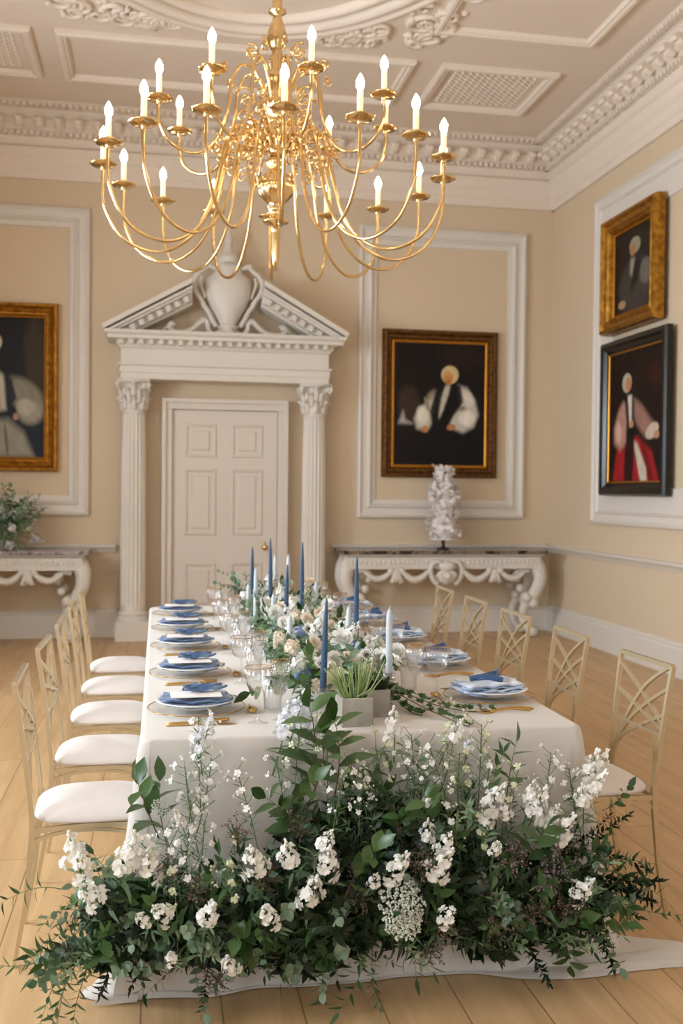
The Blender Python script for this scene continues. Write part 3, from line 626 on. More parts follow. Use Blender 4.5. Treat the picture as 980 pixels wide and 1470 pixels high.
# ------------------------------------------------------------------ console tables
def console(label, cx, slabmat, x0, x1):
    t = thing('console_table', label, 'side table', (cx, 10.39, 0)); hw = (x1-x0)/2; y0, y1 = -.29, .26
    m = MB(); m.box(-hw, hw, y0-.01, y1, .885, .925); o = m.build('marble_top', slabmat, t, False); bevel(o, .008)
    m = MB(); m.box(-hw+.06, hw-.06, y0+.05, y1-.02, .73, .865)
    for i in range(4):
        e = .012*i; m.box(-hw+.06-e, hw-.06+e, y0+.05-e, y1-.02, .855+.0075*i, .8855)
    x = -hw+.10
    while x < hw-.10: m.ball((x, y0+.048, .80), .016, 6, 4, (1.3, .6, 1.6)); x += .05
    m.build('apron', M_carve, t, False)
    def leg(sx, y, big=1):
        m = MB(); X = lambda a: sx*(hw-a)
        P = [(X(.17), y, .86), (X(.10), y, .80), (X(.055), y-.02, .70), (X(.055), y-.03, .58), (X(.11), y-.02, .46), (X(.185), y, .36), (X(.22), y+.01, .26), (X(.215), y, .16), (X(.18), y-.02, .09), (X(.13), y-.04, .05)]
        R = [.10, .10, .095, .085, .08, .07, .055, .05, .045, .045]
        pp = smoothpath(P, 4); rr = np.interp(np.linspace(0, 9, len(pp)), range(10), R)
        m.tube(pp, list(rr*big*.82), 10, True, .8)
        m.ball((X(.20), y-.03, .42), .06*big, 10, 6); m.ball((X(.12), y-.04, .36), .055*big, 10, 6); m.ball((X(.26), y, .52), .045, 8, 5)
        m.ball((X(.13), y-.04, .055), .055, 10, 6, (1.2, 1, 1)); m.ball((X(.055), y-.05, .66), .06, 8, 6, (.7, .6, 1.5))
        # inner scroll bracket under the apron
        m.tube(smoothpath([(X(.16), y, .70), (X(.24), y, .71), (X(.31), y, .67), (X(.31), y, .62), (X(.27), y, .61)], 4), .03, 8)
        m.build('leg', M_carve, t)
    for sx in (-1, 1): leg(sx, y0+.12); leg(sx, y1-.10, .8)
    # centre shell mask and swags
    m = MB(); yy = y0+.03
    for i in range(9):
        a = -PI*.15-i*PI*.7/8
        m.tube([(0, yy-.02, .74), (math.cos(a)*.09, yy-.04, .72+math.sin(a)*.10), (math.cos(a)*.13, yy-.01, .72+math.sin(a)*.16)], [.02, .032, .012], 7)
    m.ball((0, yy-.03, .76), .075, 10, 6, (1.2, .7, .8)); m.ball((0, yy-.05, .66), .05, 10, 6)
    for s in (-1, 1):
        m.tube(smoothpath([(s*.06, yy, .80), (s*.13, yy, .80), (s*.17, yy, .72), (s*.14, yy, .62), (s*.09, yy, .57)], 4), .028, 7)
    m.build('shell_mask', M_carve, t)
    for s in (-1, 1):
        m = MB(); P = []
        k = hw/1.1
        for i in range(25):
            u = i/24; P.append((s*(.16+u*.34)*k, yy, .74-.12*math.sin(PI*u)))
        m.tube(P, [.018+.022*math.sin(PI*i/24)+.004*math.sin(i*2.2) for i in range(25)], 8)
        P = []
        for i in range(25):
            u = i/24; P.append((s*(.56+u*.30)*k, yy, .73-.10*math.sin(PI*min(1, u*.9))))
        m.tube(P, [.016+.020*math.sin(PI*i/24)+.004*math.sin(i*2.2) for i in range(25)], 8)
        m.build('swag', M_carve, t)
        m = MB(); c = s*.53*k
        m.ball((c, yy, .68), .045, 8, 6, (1.3, .7, 1.2)); m.ball((c-.06, yy, .71), .035, 8, 5); m.ball((c+.06, yy, .71), .035, 8, 5)
        for q in (-1, 0, 1): m.tube([(c, yy, .72), (c+q*.05, yy-.02, .60-.01*abs(q))], [.02, .03], 7)
        m.build('rosette', M_carve, t)
    return t
console('white carved console table with dark marble top, under the portrait right of the door', 2.954, M_marbD, 1.854, 4.054)
console('white carved console table with grey marble top, left of the door by the flowers', -1.765, M_marbG, -2.865, -.665)

# cake on its stand
t = thing('cake_stand', 'small dark metal cake stand carrying the white tiered cake', 'cake stand', (2.985, 10.36, .925))
m = MB(); m.lathe([(0, 0), (.07, 0), (.07, .01), (.03, .02), (.018, .03), (.018, .085), (.03, .095), (.03, .10)], 20); m.build('foot', M_silver, t)
m = MB(); m.lathe([(0, .10), (.15, .10), (.16, .108), (.15, .114), (0, .114)], 32); m.build('plate', M_china, t)
t = thing('wedding_cake', 'tall white wedding cake covered in ruffled sugar petals, on the right console', 'cake', (2.985, 10.36, 1.04))
rng = random.Random(11)
tiers = [(.125, 0, .20), (.10, .20, .42), (.078, .42, .58), (.06, .58, .66)]
for r, z0, z1 in tiers:
    m = MB(); m.lathe([(0, z0), (r, z0), (r, z1-.01), (r-.01, z1), (0, z1)], 28); m.build('tier', M_cake, t)
m = MB()
for k in range(330):
    z = rng.random()**.9*.74; r = .155-.085*z/.74+.015*math.sin(z*17); a = rng.random()*2*PI
    b = Vector((r*.85*math.cos(a), r*.85*math.sin(a), z)); dr = Vector((math.cos(a+rng.uniform(-.9, .9)), math.sin(a+rng.uniform(-.9, .9)), rng.uniform(-.2, 1.0)))
    m.leaf(b, dr, Vector((math.cos(a), math.sin(a), -.3)), rng.uniform(.05, .09), rng.uniform(.045, .075), rng.uniform(-.5, .8), rng.uniform(-.3, .6), 'petal', 5)
m.build('sugar_petals', M_cake, t)

# ================================================================== CHANDELIER
CX, CY = .587, 5.2
ch = thing('chandelier', 'large polished brass chandelier with two tiers of lit candle bulbs', 'chandelier', (CX, CY, 2.66))
def rel(z): return z-2.66
m = MB()
gad = (12, lambda z: .05 if rel(3.0) < z < rel(3.14) or rel(3.8) < z < rel(3.9) else 0)
prof = [(0, 2.66), (.008, 2.665), (.018, 2.72), (.024, 2.85), (.024, 2.90), (.065, 2.905), (.065, 2.915), (.03, 2.93), (.035, 2.96), (.045, 2.97), (.03, 2.99), (.05, 3.01), (.085, 3.05), (.092, 3.09), (.08, 3.13), (.05, 3.16), (.035, 3.18), (.055, 3.20), (.055, 3.22), (.035, 3.24), (.03, 3.27),
        (.06, 3.29), (.085, 3.31), (.085, 3.34), (.05, 3.37), (.035, 3.42), (.05, 3.46), (.07, 3.49), (.07, 3.52), (.045, 3.55), (.03, 3.60), (.045, 3.63), (.045, 3.66), (.028, 3.70), (.04, 3.74), (.025, 3.77), (.04, 3.80), (.052, 3.84), (.045, 3.88), (.028, 3.93), (.02, 3.96), (.045, 3.975), (.045, 3.985), (.022, 4.0), (.028, 4.03), (.02, 4.06), (.008, 4.08), (0, 4.085)]
m.lathe([(r, rel(z)) for r, z in prof], 48, rib=gad); m.build('central_shaft', M_brass, ch)
m = MB(); n = 26; z = rel(4.07)
while z < rel(5.26):
    k = int(round(z/.045)); 
    pts = [(.014*math.cos(a)*(1 if k % 2 else 0), .014*math.cos(a)*(0 if k % 2 else 1), z+.03*math.sin(a)) for a in np.linspace(0, 2*PI, 11)]
    m.tube(pts, .004, 6, False); z += .045
m.build('chain', M_brass, ch)
m = MB(); m.lathe([(.01, rel(5.23)), (.03, rel(5.25)), (.07, rel(5.29)), (.08, rel(5.33)), (0, rel(5.33))], 24); m.build('ceiling_rose', M_brass, ch)
armA = smoothpath([(.87, 0, 3.15), (.872, 0, 3.05), (.86, 0, 2.95), (.79, 0, 2.82), (.68, 0, 2.75), (.55, 0, 2.745), (.42, 0, 2.83), (.33, 0, 3.0), (.285, 0, 3.2), (.24, 0, 3.34), (.17, 0, 3.38), (.11, 0, 3.34), (.07, 0, 3.27)], 5)
armB = smoothpath([(.60, 0, 3.44), (.60, 0, 3.36), (.56, 0, 3.27), (.47, 0, 3.215), (.37, 0, 3.23), (.29, 0, 3.33), (.25, 0, 3.48), (.235, 0, 3.6), (.19, 0, 3.68), (.13, 0, 3.68), (.08, 0, 3.60), (.05, 0, 3.50)], 5)
def candle_meshes():
    p = MB(); p.lathe([(.004, -.02), (.014, -.012), (.01, -.003), (.03, .0), (.055, .003), (.066, .012), (.066, .016), (.05, .010), (.02, .010), (.018, .03), (.020, .034), (.014, .036)], 24, rib=(8, lambda z: .05 if z > .002 else 0))
    c = MB(); c.lathe([(.0, .03), (.0135, .03), (.0135, .128), (.0, .13)], 12)
    b = MB(); b.lathe([(.008, .128), (.014, .138), (.019, .152), (.0185, .168), (.012, .185), (.005, .198), (0, .204)], 14)
    return p.mesh('drip_pan', M_brass), c.mesh('candle_tube', M_tube), b.mesh('flame_bulb', M_bulb)
pm, cm, bm_ = candle_meshes()
def arm_mesh(path, r, curls):
    m = MB(); m.tube([(p.x, p.y, rel(p.z)) for p in path], r, 8)
    for (x, z, rr, a0, tr, s) in curls:
        pts = []
        for i in range(18):
            t_ = i/17; a = a0+s*tr*2*PI*t_; q = rr*(1-.75*t_); pts.append((x+q*math.cos(a), 0, rel(z)+q*math.sin(a)))
        m.tube(pts, [.007*(1-.4*i/17) for i in range(18)], 5); m.ball(pts[-1], .011, 6, 4)
    return m.mesh('arm', M_brass)
cuA = [(.20, 3.30, .06, .5, 1.1, 1), (.235, 3.19, .045, 2.5, 1.1, -1), (.14, 3.36, .04, 4, 1, 1), (.31, 3.27, .035, 1, 1.2, 1)]
cuB = [(.16, 3.52, .06, .5, 1.1, 1), (.17, 3.42, .045, 3, 1.1, -1), (.13, 3.76, .04, 1, 1.1, 1), (.27, 3.66, .028, 2, 1.1, -1)]
amA, amB = arm_mesh(armA, .0085, cuA), arm_mesh(armB, .0085, cuB)
def mkobj(name, me, parent, loc=(0, 0, 0), rz=0):
    o = bpy.data.objects.new(name, me); COL.objects.link(o); o.parent = parent; o.location = loc; o.rotation_euler = (0, 0, rz); return o
for me, n, th0, r, z in ((amA, 16, -4.2, .87, 3.155), (amB, 8, 8.8, .60, 3.45)):
    for k in range(n):
        th = math.radians(th0+360/n*k); ang = th-PI/2      # th = 0 points at the camera, growing to the right
        a = mkobj('arm', me, ch, (0, 0, 0), ang)
        for nm, mm in (('drip_pan', pm), ('candle_tube', cm), ('flame_bulb', bm_)): mkobj(nm, mm, a, (r, 0, rel(z)))

# ================================================================== TABLE
TX0, TX1, TY0, TY1, TZ = -.042, 1.363, 3.088, 6.61, .77
t = thing('dining_table', 'long dining table hidden under the ivory cloth', 'table', (.66, 4.85, 0))
m = MB(); m.box(-.68, .68, -1.74, 1.74, .735, .766); m.build('tabletop', M_twig, t, False)
for sx in (-1, 1):
    for sy in (-1, 1):
        m = MB(); m.box(sx*.55-.03, sx*.55+.03, sy*1.5-.03, sy*1.5+.03, 0, .735); m.build('leg', M_twig, t, False)
def tablecloth():
    cx, cy = (TX0+TX1)/2, (TY0+TY1)/2; hx, hy = (TX1-TX0)/2, (TY1-TY0)/2; rc = .03
    per = []    # (x, y, nx, ny, cornerness, s)
    def side(ax, ay, bx, by, nx, ny, n):
        L = math.hypot(bx-ax, by-ay)
        for i in range(n):
            u = i/n; dcor = min(u, 1-u)*L; sgn = 1 if u > .5 else -1
            c = math.exp(-(dcor/.16)**2); tx, ty = (bx-ax)/L*sgn, (by-ay)/L*sgn
            per.append((ax+(bx-ax)*u, ay+(by-ay)*u, nx+tx*c*.9, ny+ty*c*.9, c))
    def corner(x, y, a0):
        for i in range(9):
            a = a0+PI/2*i/9; per.append((x+rc*math.cos(a), y+rc*math.sin(a), math.cos(a)*1.25, math.sin(a)*1.25, 1.0))
    x0, x1, y0, y1 = TX0, TX1, TY0, TY1
    side(x0+rc, y0, x1-rc, y0, 0, -1, 90); corner(x1-rc, y0+rc, -PI/2); side(x1, y0+rc, x1, y1-rc, 1, 0, 150); corner(x1-rc, y1-rc, 0)
    side(x1-rc, y1, x0+rc, y1, 0, 1, 50); corner(x0+rc, y1-rc, PI/2); side(x0, y1-rc, x0, y0+rc, -1, 0, 150); corner(x0+rc, y0+rc, PI)
    n = len(per); rows = []
    zs = [TZ, TZ, TZ-.004, TZ-.015]+list(np.linspace(TZ-.05, .012, 16)); vs = []
    rs = random.Random(4); arc = 0; ph = [0]
    for i in range(1, n): arc += math.hypot(per[i][0]-per[i-1][0], per[i][1]-per[i-1][1]); ph.append(arc)
    for k, z in enumerate(zs):
        t_ = (TZ-z)/TZ
        for i, (x, y, nx, ny, c) in enumerate(per):
            s = ph[i]
            fold = (math.sin(s*13+.6*math.sin(s*3.1))*.6+math.sin(s*29+1.3)*.25)
            off = (.010*min(1, t_*40) if k else -.012) + t_*(.012+.012*fold) + c*(t_**1.25)*(.15 if x > .8 else .08)*(1+.35*math.sin(s*30+1)*t_)
            if k < 1: off = -.012
            if y > TY0+.35:
                off = min(off, .02)
                if nx < -.5: q_ = min(1, max(0, (TZ-z)/.22)); r_ = min(1, (y-TY0-.35)/.1); off -= .055*q_*q_*(3-2*q_)*r_
            yk = 1-.65*min(1, c*1.3) if ny < 0 else 1
            vs.append((x+nx*off, y+ny*off*yk, z+(.004 if k == 0 else 0)))
    # puddle on the floor
    for q in range(1, 6):
        u = q/5
        for i, (x, y, nx, ny, c) in enumerate(per):
            s = ph[i]; fold = (math.sin(s*13+.6*math.sin(s*3.1))*.6+math.sin(s*29+1.3)*.25)
            last = (.010)+(.012+.012*fold)+c*(.15 if x > .8 else .08)*(1+.35*math.sin(s*30+1))
            if y > TY0+.35: last = min(last, .02)-(.055*min(1, (y-TY0-.35)/.1) if nx < -.5 else 0)
            side_boost = 1.6 if x > .8 else .25
            ext = last+u*(.012+c*.20*side_boost)
            if y > TY0+.35: ext = last+u*.015
            vs.append((x+nx*ext, y+(ny*(last*(1-.65*min(1, c*1.3))+(ext-last)*(1-.88*min(1, c*1.3))) if ny < 0 else ny*ext), .006+.020*math.sin(PI*u)*c+.006*math.sin(s*14)*c*u*(1-u)+(0 if q < 5 else -.003)))
    R = len(zs)+5
    fs = [(r*n+i, (r+1)*n+i, (r+1)*n+(i+1) % n, r*n+(i+1) % n) for r in range(R-1) for i in range(n)]
    fs.append(tuple(range(n)))
    m = MB(); m.add(vs, fs); o = m.build('tablecloth', M_cloth, None, True, angle=1.2)
    tag(o, 'floor-length ivory linen cloth draped over the long table', 'tablecloth')
    return o
tablecloth()

# ------------------------------------------------------------------ chairs
def make_chair():
    t = thing('dining_chair', 'x', 'chair')
    # local frame: sitter faces +y, back at y=-.19, width along x
    W = .185; yb = -.185
    def back(u, v):        # u 0..1 across, v 0 seat .. 1 top
        w = .165+.022*v; return Vector(((u*2-1)*w, yb-.055*v**1.2+.0, .455+.455*v))
    def sqtube(m, pts, r, flat=1): m.tube(pts, r*1.3, 4, True, flat)
    m = MB()
    for s in (0, 1):
        pts = [back(s, v) for v in np.linspace(0, 1, 9)]
        sqtube(m, pts, .0088)
    sqtube(m, [back(0, 1), back(1, 1)], .0088)
    m.build('back_frame', M_gold, t, False)
    m = MB()
    lines = [[(.03, 1), (.25, .90), (.45, .78), (.62, .62), (.75, .47), (.86, .30), (.95, .02)], [(0, .83), (.3, .69), (.6, .52), (.8, .36), (.93, .18)], [(0, .62), (.45, .46), (.75, .34), (.9, .24)], [(1, .92), (.5, .74), (0, .54)], [(1, .70), (.5, .60), (0, .50)], [(0, .455), (1, .455)], [(.13, .455), (.05, .2), (.03, .0)], [(.80, .455), (.93, .2), (.97, 0)]]
    for L in lines:
        sqtube(m, smoothpath([back(u, v) for u, v in L], 3), .0065)
    m.build('lattice', M_gold, t, False)
    for s in (-1, 1):
        m = MB(); a = back(0 if s < 0 else 1, 0)
        m.tube([a+Vector((0, 0, .02)), a+Vector((0, 0, -.03)), Vector((s*.165, yb-.02, .2)), Vector((s*.168, yb-.055, 0))], [.0135, .0135, .011, .009], 4); m.build('leg', M_gold, t, False)
        m = MB(); m.tube([Vector((s*.175, .165, .45)), Vector((s*.176, .168, .2)), Vector((s*.178, .172, 0))], [.0135, .011, .009], 4); m.build('leg', M_gold, t, False)
    m = MB()
    for s in (-1, 1):
        m.tube(smoothpath([(s*.165, yb, .435), (s*.172, -.05, .445), (s*.178, .08, .447), (s*.177, .172, .435)], 3), .011, 4)
        m.tube(smoothpath([(s*.165, yb, .40), (s*.172, -.08, .43), (s*.177, .06, .43), (s*.177, .172, .40)], 3), .008, 4)
    m.tube([(-.177, .172, .44), (.177, .172, .44)], .011, 4); m.tube([(-.165, yb, .44), (.165, yb, .44)], .011, 4)
    m.build('seat_frame', M_gold, t, False)
    # padded seat
    m = MB(); N = 13; vs = []
    def sq(a, b): # map disc-ish param to rounded square
        return a, b
    for j in range(N):
        for i in range(N):
            a, b = i/(N-1)*2-1, j/(N-1)*2-1
            e = max(abs(a), abs(b)); k = (abs(a)**5+abs(b)**5)**.2
            f = e/k if k > 0 else 1
            hx = .185-.012*(b < 0)*(-b)
            h = (1-min(1, e)**4)*.028
            x, y = a*f*hx, b*f*.185
            if y < -.16: x *= .93
            vs.append((x, y, .475+h+.012*(1-e**2)))
    top = len(vs)
    for j in range(N):
        for i in range(N):
            x, y, z = vs[j*N+i]; vs.append((x*.96, y*.96, .452))
    edge = [(i, 0) for i in range(N)]+[(N-1, j) for j in range(1, N)]+[(i, N-1) for i in range(N-2, -1, -1)]+[(0, j) for j in range(N-2, 0, -1)]
    mid0 = len(vs)
    for (i, j) in edge: x, y, z = vs[j*N+i]; vs.append((x*1.03, y*1.03, .463))
    fs = [(j*N+i, j*N+i+1, (j+1)*N+i+1, (j+1)*N+i) for j in range(N-1) for i in range(N-1)]
    fs += [tuple(reversed(tuple(top+q for q in f))) for f in fs]
    ne = len(edge)
    for q in range(ne):
        a = edge[q]; b = edge[(q+1) % ne]; ia, ib = a[1]*N+a[0], b[1]*N+b[0]
        fs.append((ib, ia, mid0+q, mid0+(q+1) % ne)); fs.append((mid0+(q+1) % ne, mid0+q, top+ia, top+ib))
    m.add(vs, fs); o = m.build('seat_cushion', M_cush, t)
    sb = o.modifiers.new('sub', 'SUBSURF'); sb.levels = 1; sb.render_levels = 1
    return t
CH_Y = [3.50, 4.19, 4.88, 5.55, 6.20]
ordL = ['nearest to the camera on the left side', 'second from the front on the left side', 'middle one on the left side', 'fourth from the front on the left side', 'furthest on the left side, nearest the door']
ordR = ['nearest to the camera on the right side', 'second from the front on the right side', 'middle one on the right side', 'fourth from the front on the right side', 'furthest on the right side, before the console']
proto = make_chair(); first = True
for i, y in enumerate(CH_Y):
    for side in (0, 1):
        c = proto if first else copy_tree(proto); first = False
        if side == 0: c.location = (-.208, y, 0); c.rotation_euler = (0, 0, -PI/2+(.03, -.02, .02, 0, .03)[i])
        else: c.location = (1.575, y+(.02 if i == 0 else .05), 0); c.rotation_euler = (0, 0, PI/2+(.04, -.02, .03, .0, -.03)[i])
        c['label'] = 'gold lattice-backed dining chair with ivory seat, ' + (ordL if side == 0 else ordR)[i]
        c['group'] = 'dining chairs along the table'

# ------------------------------------------------------------------ place settings
def mk_charger():
    t = thing('charger_plate', 'x', 'plate')
    m = MB(); m.lathe([(0, .002), (.09, .002), (.10, .004), (.125, .007), (.155, .014), (.165, .017), (.163, .020), (.125, .012), (.10, .008), (0, .007)], 48, rib=(48, lambda z: .004 if z > .012 else 0)); m.build('dish', M_charger, t)
    m = MB(); pts = [(.165*math.cos(a), .165*math.sin(a), .0185) for a in np.linspace(0, 2*PI, 49)]; m.tube(pts, .0016, 6, False); m.build('rim', M_rim, t)
    return t
def mk_plate():
    m = MB(); m.lathe([(0, .0), (.075, .0), (.08, .004), (.10, .012), (.135, .024), (.137, .026), (.134, .028), (.10, .018), (.08, .010), (0, .008)], 48)
    return m.mesh('dinner_plate', M_china)
def wavy_sheet(W, D, h, seed, nx=22, ny=14, amp=.006, thick=.004, twist=0.0, rnd=0.0):
    rs = random.Random(seed); m = MB(); vs = []; p = [rs.uniform(0, 6) for _ in range(4)]
    for k in (1, 0):
        for j in range(ny):
            for i in range(nx):
                a, b = i/(nx-1)-.5, j/(ny-1)-.5
                A, B = a*2, b*2; a = a*(1-rnd)+rnd*.5*A*math.sqrt(1-B*B/2)*1.15; b = b*(1-rnd)+rnd*.5*B*math.sqrt(1-A*A/2)*1.15
                z = h+amp*(math.sin(a*14+p[0]+b*3)+.6*math.sin(b*22+p[1]+a*5)+.4*math.sin(a*31+p[2]))
                e = 1-.08*math.sin(b*9+p[3])
                vs.append((a*W*e+twist*b*D, b*D*(1+.06*math.sin(a*10+p[2])), z*(1 if k else 1)-(0 if k else thick)))
    n = nx*ny
    f = [(j*nx+i, j*nx+i+1, (j+1)*nx+i+1, (j+1)*nx+i) for j in range(ny-1) for i in range(nx-1)]
    fs = f+[tuple(reversed([q+n for q in g])) for g in f]
    ed = [i for i in range(nx)]+[j*nx+nx-1 for j in range(1, ny)]+[(ny-1)*nx+i for i in range(nx-2, -1, -1)]+[j*nx for j in range(ny-2, 0, -1)]
    for q in range(len(ed)): a, b = ed[q], ed[(q+1) % len(ed)]; fs.append((b, a, a+n, b+n))
    m.add(vs, fs); return m
def mk_napkin(kind):
    t = thing('napkin', 'x', 'napkin')
    if kind == 'left':
        m = wavy_sheet(.235, .215, .008, 3, amp=.002, thick=.006, rnd=.75); m.build('lower_fold', M_nap_d, t)
        m = wavy_sheet(.215, .185, .017, 4, amp=.0025, thick=.006, rnd=.6); m.build('upper_fold', M_nap_d, t)
    else:
        for k, (h, w, d, mm) in enumerate(((.006, .25, .17, M_nap_l), (.014, .245, .165, M_nap_w), (.022, .24, .16, M_nap_l), (.030, .23, .15, M_nap_w))):
            m = wavy_sheet(w, d, h, 5+k, amp=.003, thick=.006, twist=.15); m.build('fold', mm, t)
        m = MB()
        for q in range(5):
            a = q*.7; m.tube(smoothpath([(-.05+.02*q, .05-.015*q, .035), (-.01+.015*q, .02, .045+.004*q), (.05, -.02+.012*q, .036)], 5), .011, 7, True, .5)
        m.build('knot', M_nap_d, t)
    return t
def mk_card():
    m = MB(); m.box(-.085, .085, -.05, .05, 0, .0025); return m.mesh('menu_card', M_card, False)
def mk_tie():
    rs = random.Random(8); m = MB()
    for q in range(6):
        a0 = rs.uniform(0, 6.28); P = []
        for i in range(12):
            u = i/11; P.append((-.07+.14*u+.01*math.sin(u*9+a0), .02*math.sin(u*7+a0)+.012*math.cos(q), .008+.009*abs(math.sin(u*6+a0))))
        m.tube(P, [.005+.006*math.sin(PI*i/11) for i in range(12)], 6, True, .4)
    m.ball((.03, .0, .013), .014, 8, 5, (1.2, 1.4, .7))
    return m.mesh('ribbon', M_nap_d)
def mk_knife():
    t = thing('table_knife', 'x', 'knife')
    m = MB(); m.tube(smoothpath([(0, -.11, .004), (0, -.02, .0045), (0, .01, .004)], 4), [.0042]*4+[.0036]*4+[.003], 8, True, .7); m.build('handle', M_cut, t)
    m = MB(); m.prism([(-.008, .01), (.006, .008), (.008, .08), (.002, .115), (-.006, .10)], 'z', .002, .0035); m.build('blade', M_cut, t, False); return t
def mk_spoon(name='soup_spoon', L=.19):
    t = thing(name, 'x', 'spoon')
    m = MB(); m.tube(smoothpath([(0, -L/2, .003), (0, -.02, .006), (0, L/2-.05, .004)], 5), [.0035]*5+[.0028]*5+[.0025], 8, True, .7); m.build('handle', M_cut, t)
    m = MB(); vs = []; 
    for i in range(9):
        for j in range(5):
            u = i/8; w = (j/4-.5)*2; wd = .019*math.sqrt(max(.02, 1-(2*u-1)**2))
            vs.append((w*wd, L/2-.055+.062*u, .004+.008*(w*w)-.004*math.sin(PI*u)+.004))
    m.add(vs, [(i*5+j, i*5+j+1, (i+1)*5+j+1, (i+1)*5+j) for i in range(8) for j in range(4)]); o = m.build('bowl', M_cut, t)
    so = o.modifiers.new('th', 'SOLIDIFY'); so.thickness = .0015; return t
def mk_fork():
    t = thing('table_fork', 'x', 'fork')
    m = MB(); m.tube(smoothpath([(0, -.10, .003), (0, -.03, .012), (0, .04, .006)], 5), [.0045]*5+[.003]*5+[.003], 8, True, .6); m.build('handle', M_cut, t)
    m = MB(); m.tube([(0, .035, .006), (0, .05, .004)], [.003, .011], 8, True, .3)
    for k in range(4): x = -.0105+.007*k; m.tube(smoothpath([(x*.8, .048, .004), (x, .065, .002), (x, .10, .009)], 3), .0016, 6)
    m.build('tines', M_cut, t); return t
def mk_goblet(R, Hh, bowl, name, ribbed=True, label='x'):
    t = thing(name, label, 'glass')
    zs = Hh-bowl
    m = MB(); rb = (16, lambda z: .05) if ribbed else None
    m.lathe([(.004, zs), (R*.45, zs+.006), (R*.78, zs+bowl*.25), (R*.92, zs+bowl*.55), (R, Hh), (R-.0015, Hh), (R*.9, zs+bowl*.55), (R*.75, zs+bowl*.27), (R*.42, zs+.009), (0, zs+.004)], 64 if ribbed else 28, rib=rb); m.build('bowl', M_glass, t)
    m = MB(); m.lathe([(0, 0), (R*.85, 0), (R*.85, .0025), (R*.3, .006), (.006, .014), (.004, .03), (.004, zs*.5), (.0065, zs*.6), (.004, zs*.72), (.005, zs+.002)], 24); m.build('stem', M_glass, t)
    m = MB(); m.tube([(R*math.cos(a), R*math.sin(a), Hh) for a in np.linspace(0, 2*PI, 33)], .0011, 5, False); m.build('gold_rim', M_rim, t)
    return t
def mk_tumbler():
    t = thing('ribbed_tumbler', 'x', 'glass'); R, H = .036, .15
    m = MB(); m.lathe([(0, .0), (.027, 0), (.028, .004), (R, H), (R-.002, H), (.026, .012), (0, .012)], 64, rib=(16, lambda z: .05)); m.build('body', M_glass, t)
    m = MB(); m.tube([(R*math.cos(a), R*math.sin(a), H) for a in np.linspace(0, 2*PI, 33)], .0011, 5, False); m.build('gold_rim', M_rim, t)
    return t
protos = {}
def place(kind, loc, rz, label, group):
    if kind not in protos:
        protos[kind] = {'charger': mk_charger, 'napL': lambda: mk_napkin('left'), 'napR': lambda: mk_napkin('right'), 'knife': mk_knife, 'spoon': mk_spoon, 'dspoon': lambda: mk_spoon('dessert_spoon', .15), 'fork': mk_fork,
                        'goblet': lambda: mk_goblet(.044, .185, .085, 'wine_goblet'), 'flute': lambda: mk_goblet(.033, .20, .12, 'champagne_flute'), 'tumbler': mk_tumbler}[kind]()
        o = protos[kind]
    else: o = copy_tree(protos[kind])
    o.location = loc; o.rotation_euler = (0, 0, rz); o['label'] = label; o['group'] = group; return o
plate_me, card_me, tie_me = mk_plate(), mk_card(), mk_tie()
def single(name, me, loc, rz, label, cat, group):
    o = mkobj(name, me, None, loc, rz); return tag(o, label, cat, group)
SY = [3.47, 4.15, 4.86, 5.50, 6.15]
posn = ['nearest', 'second nearest', 'middle', 'second furthest', 'furthest']
